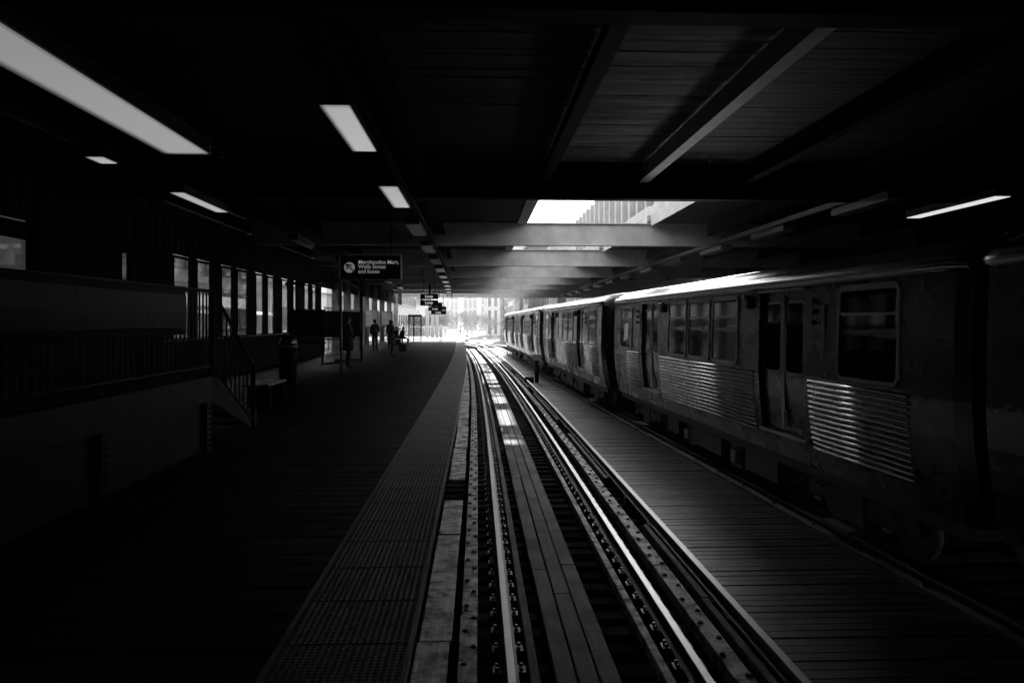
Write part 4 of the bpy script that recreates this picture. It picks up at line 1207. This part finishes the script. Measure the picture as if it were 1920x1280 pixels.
# facade across the street on the left, seen through the windows and open bays
bl = building(-30, -17.5, 8, 62, 19, M['brick'], 'grey office facade across the street, seen through the left windows', fx=1, front=False, ww=2.0, wh=2.3, dx=3.6, dz=3.7, maxw=60)
b = MB()
for z in (6.2, 9.9): b.box(6.26, 6.5, -27, 27, z, z + .7)
b.build('pale_band', M['white_paint'], bl)
b = MB(); b.box(6.26, 7.4, -27, 27, 3.4, 3.7); b.build('ledge', M['stone'], bl)
building(-30, -16.5, 64, 100, 12, M['white_paint'], 'bright white low building seen past the pale columns', fx=1, ww=1.4, wh=2.0, dx=2.8, dz=3.5, maxw=40)
building(-27, -13.5, 106, 124, 13.5, M['stone2'], 'grey ribbed building above the end fence', fx=1, ww=1.0, wh=2.4, dx=2.0, dz=3.4, maxw=40)
building(-26, -13, 132, 170, 17, M['white_paint'], 'white building beyond the fence at the platform end', fx=1, ww=1.2, wh=1.8, dx=3, dz=3.6, maxw=40)
building(-40, -15, 185, 230, 15, M['stone2'], 'low grey building behind the end of the left street side', fx=1, maxw=36)
building(-46, -19, 250, 330, 22, M['stone'], 'pale building far down the left side of the street', fx=1, dx=5, ww=2.4, maxw=36)
# right side of the street
building(16.5, 34, 46, 128, 25.5, M['stone'], 'pale office block with vertical pilasters seen through the roof slot', fx=-1, front=False, ww=2.3, wh=2.7, dx=4.1, dz=4.2, pil=True, maxw=60, cornice=False)
building(12.5, 30, 134, 150, 21, M['stone2'], 'grey block on the right just above the farthest train cars', fx=-1, ww=1.4, wh=2.0, maxw=40)
building(11, 30, 174, 190, 26, M['stone'], 'light building with narrow windows right of the street', fx=-1, ww=1.2, wh=2.0, maxw=40)
building(10.5, 26, 196, 222, 20, M['brick'], 'brown brick building midway along the right of the street', fx=-1, maxw=36)
building(10.5, 30, 234, 270, 30, M['white_paint'], 'white building beyond the brick one on the right', fx=-1, ww=1.8, dx=4, maxw=36)
building(11, 36, 285, 330, 24, M['stone2'], 'narrow grey building far along the right of the street', fx=-1, dx=5, ww=2.5, maxw=36)
building(10.2, 22, 158.5, 172, 24, M['brick'], 'tall thin brick building rising over the light one on the right', fx=-1, ww=1.1, wh=1.8, dx=2.4, dz=3.2, maxw=44)
building(10, 20, 340, 346, 34, M['stone2'], 'slender grey building in front of the broad grey tower', fx=-1, ww=1.4, dx=2.6, dz=3.2, maxw=40)
building(14, 60, 350, 420, 44, M['stone2'], 'broad grey tower block with rows of small dark windows', fx=-1, dx=6, dz=6, ww=3, wh=2.6, maxw=60)
building(6, 34, 520, 560, 66, M['white_paint'], 'white tower with a grid of vertical slit windows', fx=-1, dx=4, dz=9, ww=1.8, wh=6.5, maxw=64)
building(-16, 0, 900, 930, 98, M['stone'], 'slim pale tower in the haze left of the gridded tower', dx=5, dz=12, ww=2, wh=9, maxw=50)
building(-52, -34, 1150, 1180, 105, M['stone'], 'faint hazy tower at the far left end of the street', dx=6, dz=14, ww=2.5, wh=10, maxw=40)
building(-34, -24, 1000, 1020, 78, M['stone2'], 'narrow grey hazy tower in the middle distance', dx=4, dz=12, ww=2, wh=9, maxw=40)
building(4, 26, 980, 1010, 90, M['stone2'], 'tall hazy block behind the gridded white tower', dx=5, dz=10, ww=2, wh=7, maxw=50)
for i_, (px_, py_, hh_) in enumerate(((9.2, 118, 11), (9.6, 150, 10), (-9.8, 158, 10), (9.8, 190, 11), (-10.5, 205, 11), (10, 236, 12), (7.8, 104, 9.5), (10.4, 300, 12))):
    t = empty('utility_pole', (px_, py_, STREET), 'thin dark pole with short cross bars rising %s of the street, %s from the tracks' % ('left' if px_ < 0 else 'right', ['second', 'third', 'nearest', 'fourth', 'second', 'fifth', 'nearest', 'farthest'][i_]), 'pole', 'poles along the far street')
    b = MB(); b.cyl((0, 0, 0), (0, 0, hh_), .14, 7, .09); b.build('shaft', M['beam_dark'], t)
    for q_ in (.8, 1.6): b = MB(); b.box(-1.0, 1.0, -.06, .06, hh_ - q_, hh_ - q_ + .12); b.build('cross_bar', M['beam_dark'], t)
# added bridge, out of view, shaped to break the sun on the tracks
t = empty('shade_bridge', (5.38, 62, 15.5), 'added unseen lattice sided bridge that shades the tracks from high above', 'bridge')
b = MB(); b.box(-1.0, 1.42, -31, -24.5, 0, .4); b.box(-1.0, 1.25, -24.498, -20, 0, .4); b.box(-1.0, 1.08, -19.998, 22, 0, .4); b.box(1.302, 2.8, -31, -28, 0, .4); b.box(1.302, 2.8, -15, 22, 0, .4); b.box(-1.0, .9, -31, 22, 3.1, 3.4); b.build('deck', M['conc'], t)
rnd = random.Random(11)
b = MB()
y = -31
while y < 22:
    w = rnd.choice((.3, .5, .8, 1.1)) if y > -18 else 1.9; l = rnd.choice((.02, .02, .4, .8, 1.1, 1.5)) + rnd.uniform(0, .12) if y > -18 else 1.75 + rnd.uniform(0, .1)
    b.box(-1.0 - l, -1.0, y, y + w, .05, .3); y += w + (rnd.choice((.2, .5, .9, .3)) if y > -18 else .01)
b.build('shade_panels', M['conc'], t)
b = MB()
for k in range(19):
    y = -31 + k * 2.7; b.bar((-1.9, y, 0), (-1.9, y + 2.4, 3.1), .08, .08); b.bar((-1.9, y + 2.6, 0), (-1.9, y + .2, 3.1), .06, .06)
b.box(-1.95, -1.87, -31, 22, 3.15, 3.23); b.box(-1.95, -1.87, -31, 22, -.05, .04); b.build('lattice', M['beam'], t)
b = MB()
for y in (-15, 0, 15): b.box(2.82, 10.98, y - .3, y + .3, 0.1, .7)
b.build('cross_arm', M['conc'], t)
# bare trees at the end of the street
def tree(loc, s_, seed, label):
    rnd = random.Random(seed)
    t = empty('tree', loc, label, 'tree', 'bare trees along the far street')
    b = MB(); b.cyl((0, 0, 0), (.1, 0, 3.2 * s_), .28 * s_, 7, .18 * s_)
    ends = []
    for k in range(8):
        a = rnd.uniform(0, 6.28); e = Vector((math.cos(a) * 2.6, math.sin(a) * 2.6, rnd.uniform(4.5, 8))) * s_
        b.cyl((.1, 0, 3.0 * s_), e, .12 * s_, 5, .05 * s_); ends.append(e)
    b.build('trunk', M['bark'], t)
    b = MB()
    for k in range(520):
        e = rnd.choice(ends); d = Vector((rnd.gauss(0, 1), rnd.gauss(0, 1), rnd.gauss(.2, 1))).normalized()
        p = e + d * rnd.uniform(0, 2.3) * s_; q = p + (d + Vector((rnd.gauss(0, .5), rnd.gauss(0, .5), .4))).normalized() * rnd.uniform(.6, 1.5) * s_
        b.bar(p, q, .07 * s_, .07 * s_)
    b.build('crown', M['twig'], t); return t
tpos = [(-13, 128, 1.0), (-13.5, 176, 1.1), (-15, 236, 1.2), (-18, 330, 1.4), (-20, 400, 1.5), (-12, 560, 1.7), (-4, 590, 1.8), (-22, 540, 1.8), (-8, 640, 1.9), (2, 620, 1.6), (-30, 620, 2.0), (8, 470, 1.3)]
tl = ['dark bare tree just past the platform end fence', 'bare tree second along the left pavement', 'bare tree third along the left pavement', 'bare tree fourth along the left pavement', 'bare tree fifth along the left pavement'] + ['hazy bare tree in the clump closing the far street, %s from the left' % q for q in ('third', 'fifth', 'second', 'fourth', 'sixth', 'first')] + ['bare tree on the right before the gridded tower']
for i, (x, y, s_) in enumerate(tpos): tree((x, y, STREET), s_, i + 3, tl[i])
# cars
def car_mesh(root):
    b = MB(); b.box(-.9, .9, -2.2, 2.2, .35, .85); b.add([(-.85, -1.7, .85), (.85, -1.7, .85), (.85, 1.3, .85), (-.85, 1.3, .85), (-.65, -1.2, 1.4), (.65, -1.2, 1.4), (.65, .7, 1.4), (-.65, .7, 1.4)], [(4, 5, 6, 7), (0, 1, 5, 4), (1, 2, 6, 5), (2, 3, 7, 6), (3, 0, 4, 7)])
    b.build('body', M['carpaint'], root)
    b = MB(); b.add([(-.7, -1.63, .93), (.7, -1.63, .93), (.58, -1.25, 1.33), (-.58, -1.25, 1.33)], [(0, 1, 2, 3)]); b.build('rear_window', M['carglass'], root)
    for s_ in (-1, 1):
        for yy in (-1.4, 1.4):
            q = MB(); q.cyl((s_ * .72, yy, .33), (s_ * .92, yy, .33), .33, 10); q.build('wheel', M['rubber'], root)
cpos = [(-2.2, 150), (3.2, 165), (-6.3, 178), (-2.6, 196), (4.8, 205), (.2, 222), (-7.0, 240), (-3.2, 262), (3.9, 280), (-8.4, 300), (.4, 322), (-4.6, 350), (3.6, 372), (-10, 395), (-1.5, 430), (-6, 470), (2.8, 500), (-12, 530)]
c0 = None
for i, (x, y) in enumerate(cpos):
    lab = ['car on the street below, nearest beyond the bend of the tracks', 'car on the right lane just past the bend of the tracks'][i] if i < 2 else 'small hazy car among the pale specks of traffic on the bright far street'
    if c0 is None:
        c0 = empty('parked_car', (x, y, STREET)); car_mesh(c0); c = c0
    else: c = copy_tree(c0)
    c.location = (x, y, STREET); tag(c, lab, 'car', 'cars on the street below')
# street lamps with long arms
for i, (x, y, s_) in enumerate(((-11, 140, 1), (9.5, 128, -1), (-12, 210, 1))):
    t = empty('street_lamp', (x, y, STREET), ['thin street lamp with long arm left of the street', 'thin street lamp with long arm right of the street', 'farther thin street lamp on the left pavement'][i], 'street lamp', 'street lamps')
    b = MB(); b.cyl((0, 0, 0), (0, 0, 8.6), .12, 8, .07); b.tube([(0, 0, 8.5), (s_ * 1.5, 0, 8.9), (s_ * 3.4, 0, 9.1)], .06, 6); b.build('pole', M['beam_dark'], t)
    b = MB(); b.box(min(s_ * 3.2, s_ * 4.1), max(s_ * 3.2, s_ * 4.1), -.15, .15, 9.0, 9.15); b.build('lamp_head', M['beam'], t)
# ================================================================ haze
hz = MB(); hz.box(-420, 420, -60, 1400, STREET - 1.2, 140)
hm = bpy.data.materials.new('haze'); hm.use_nodes = True; n_ = hm.node_tree; n_.nodes.clear()
ho = n_.nodes.new('ShaderNodeOutputMaterial'); hv = n_.nodes.new('ShaderNodeVolumePrincipled')
hv.inputs['Density'].default_value = .0005; hv.inputs['Color'].default_value = (.95, .95, .95, 1); hv.inputs['Anisotropy'].default_value = 0
n_.links.new(hv.outputs[0], ho.inputs['Volume'])
if HAZE: tag(hz.build('haze', hm), kind='stuff')

split_all(list(S.objects))
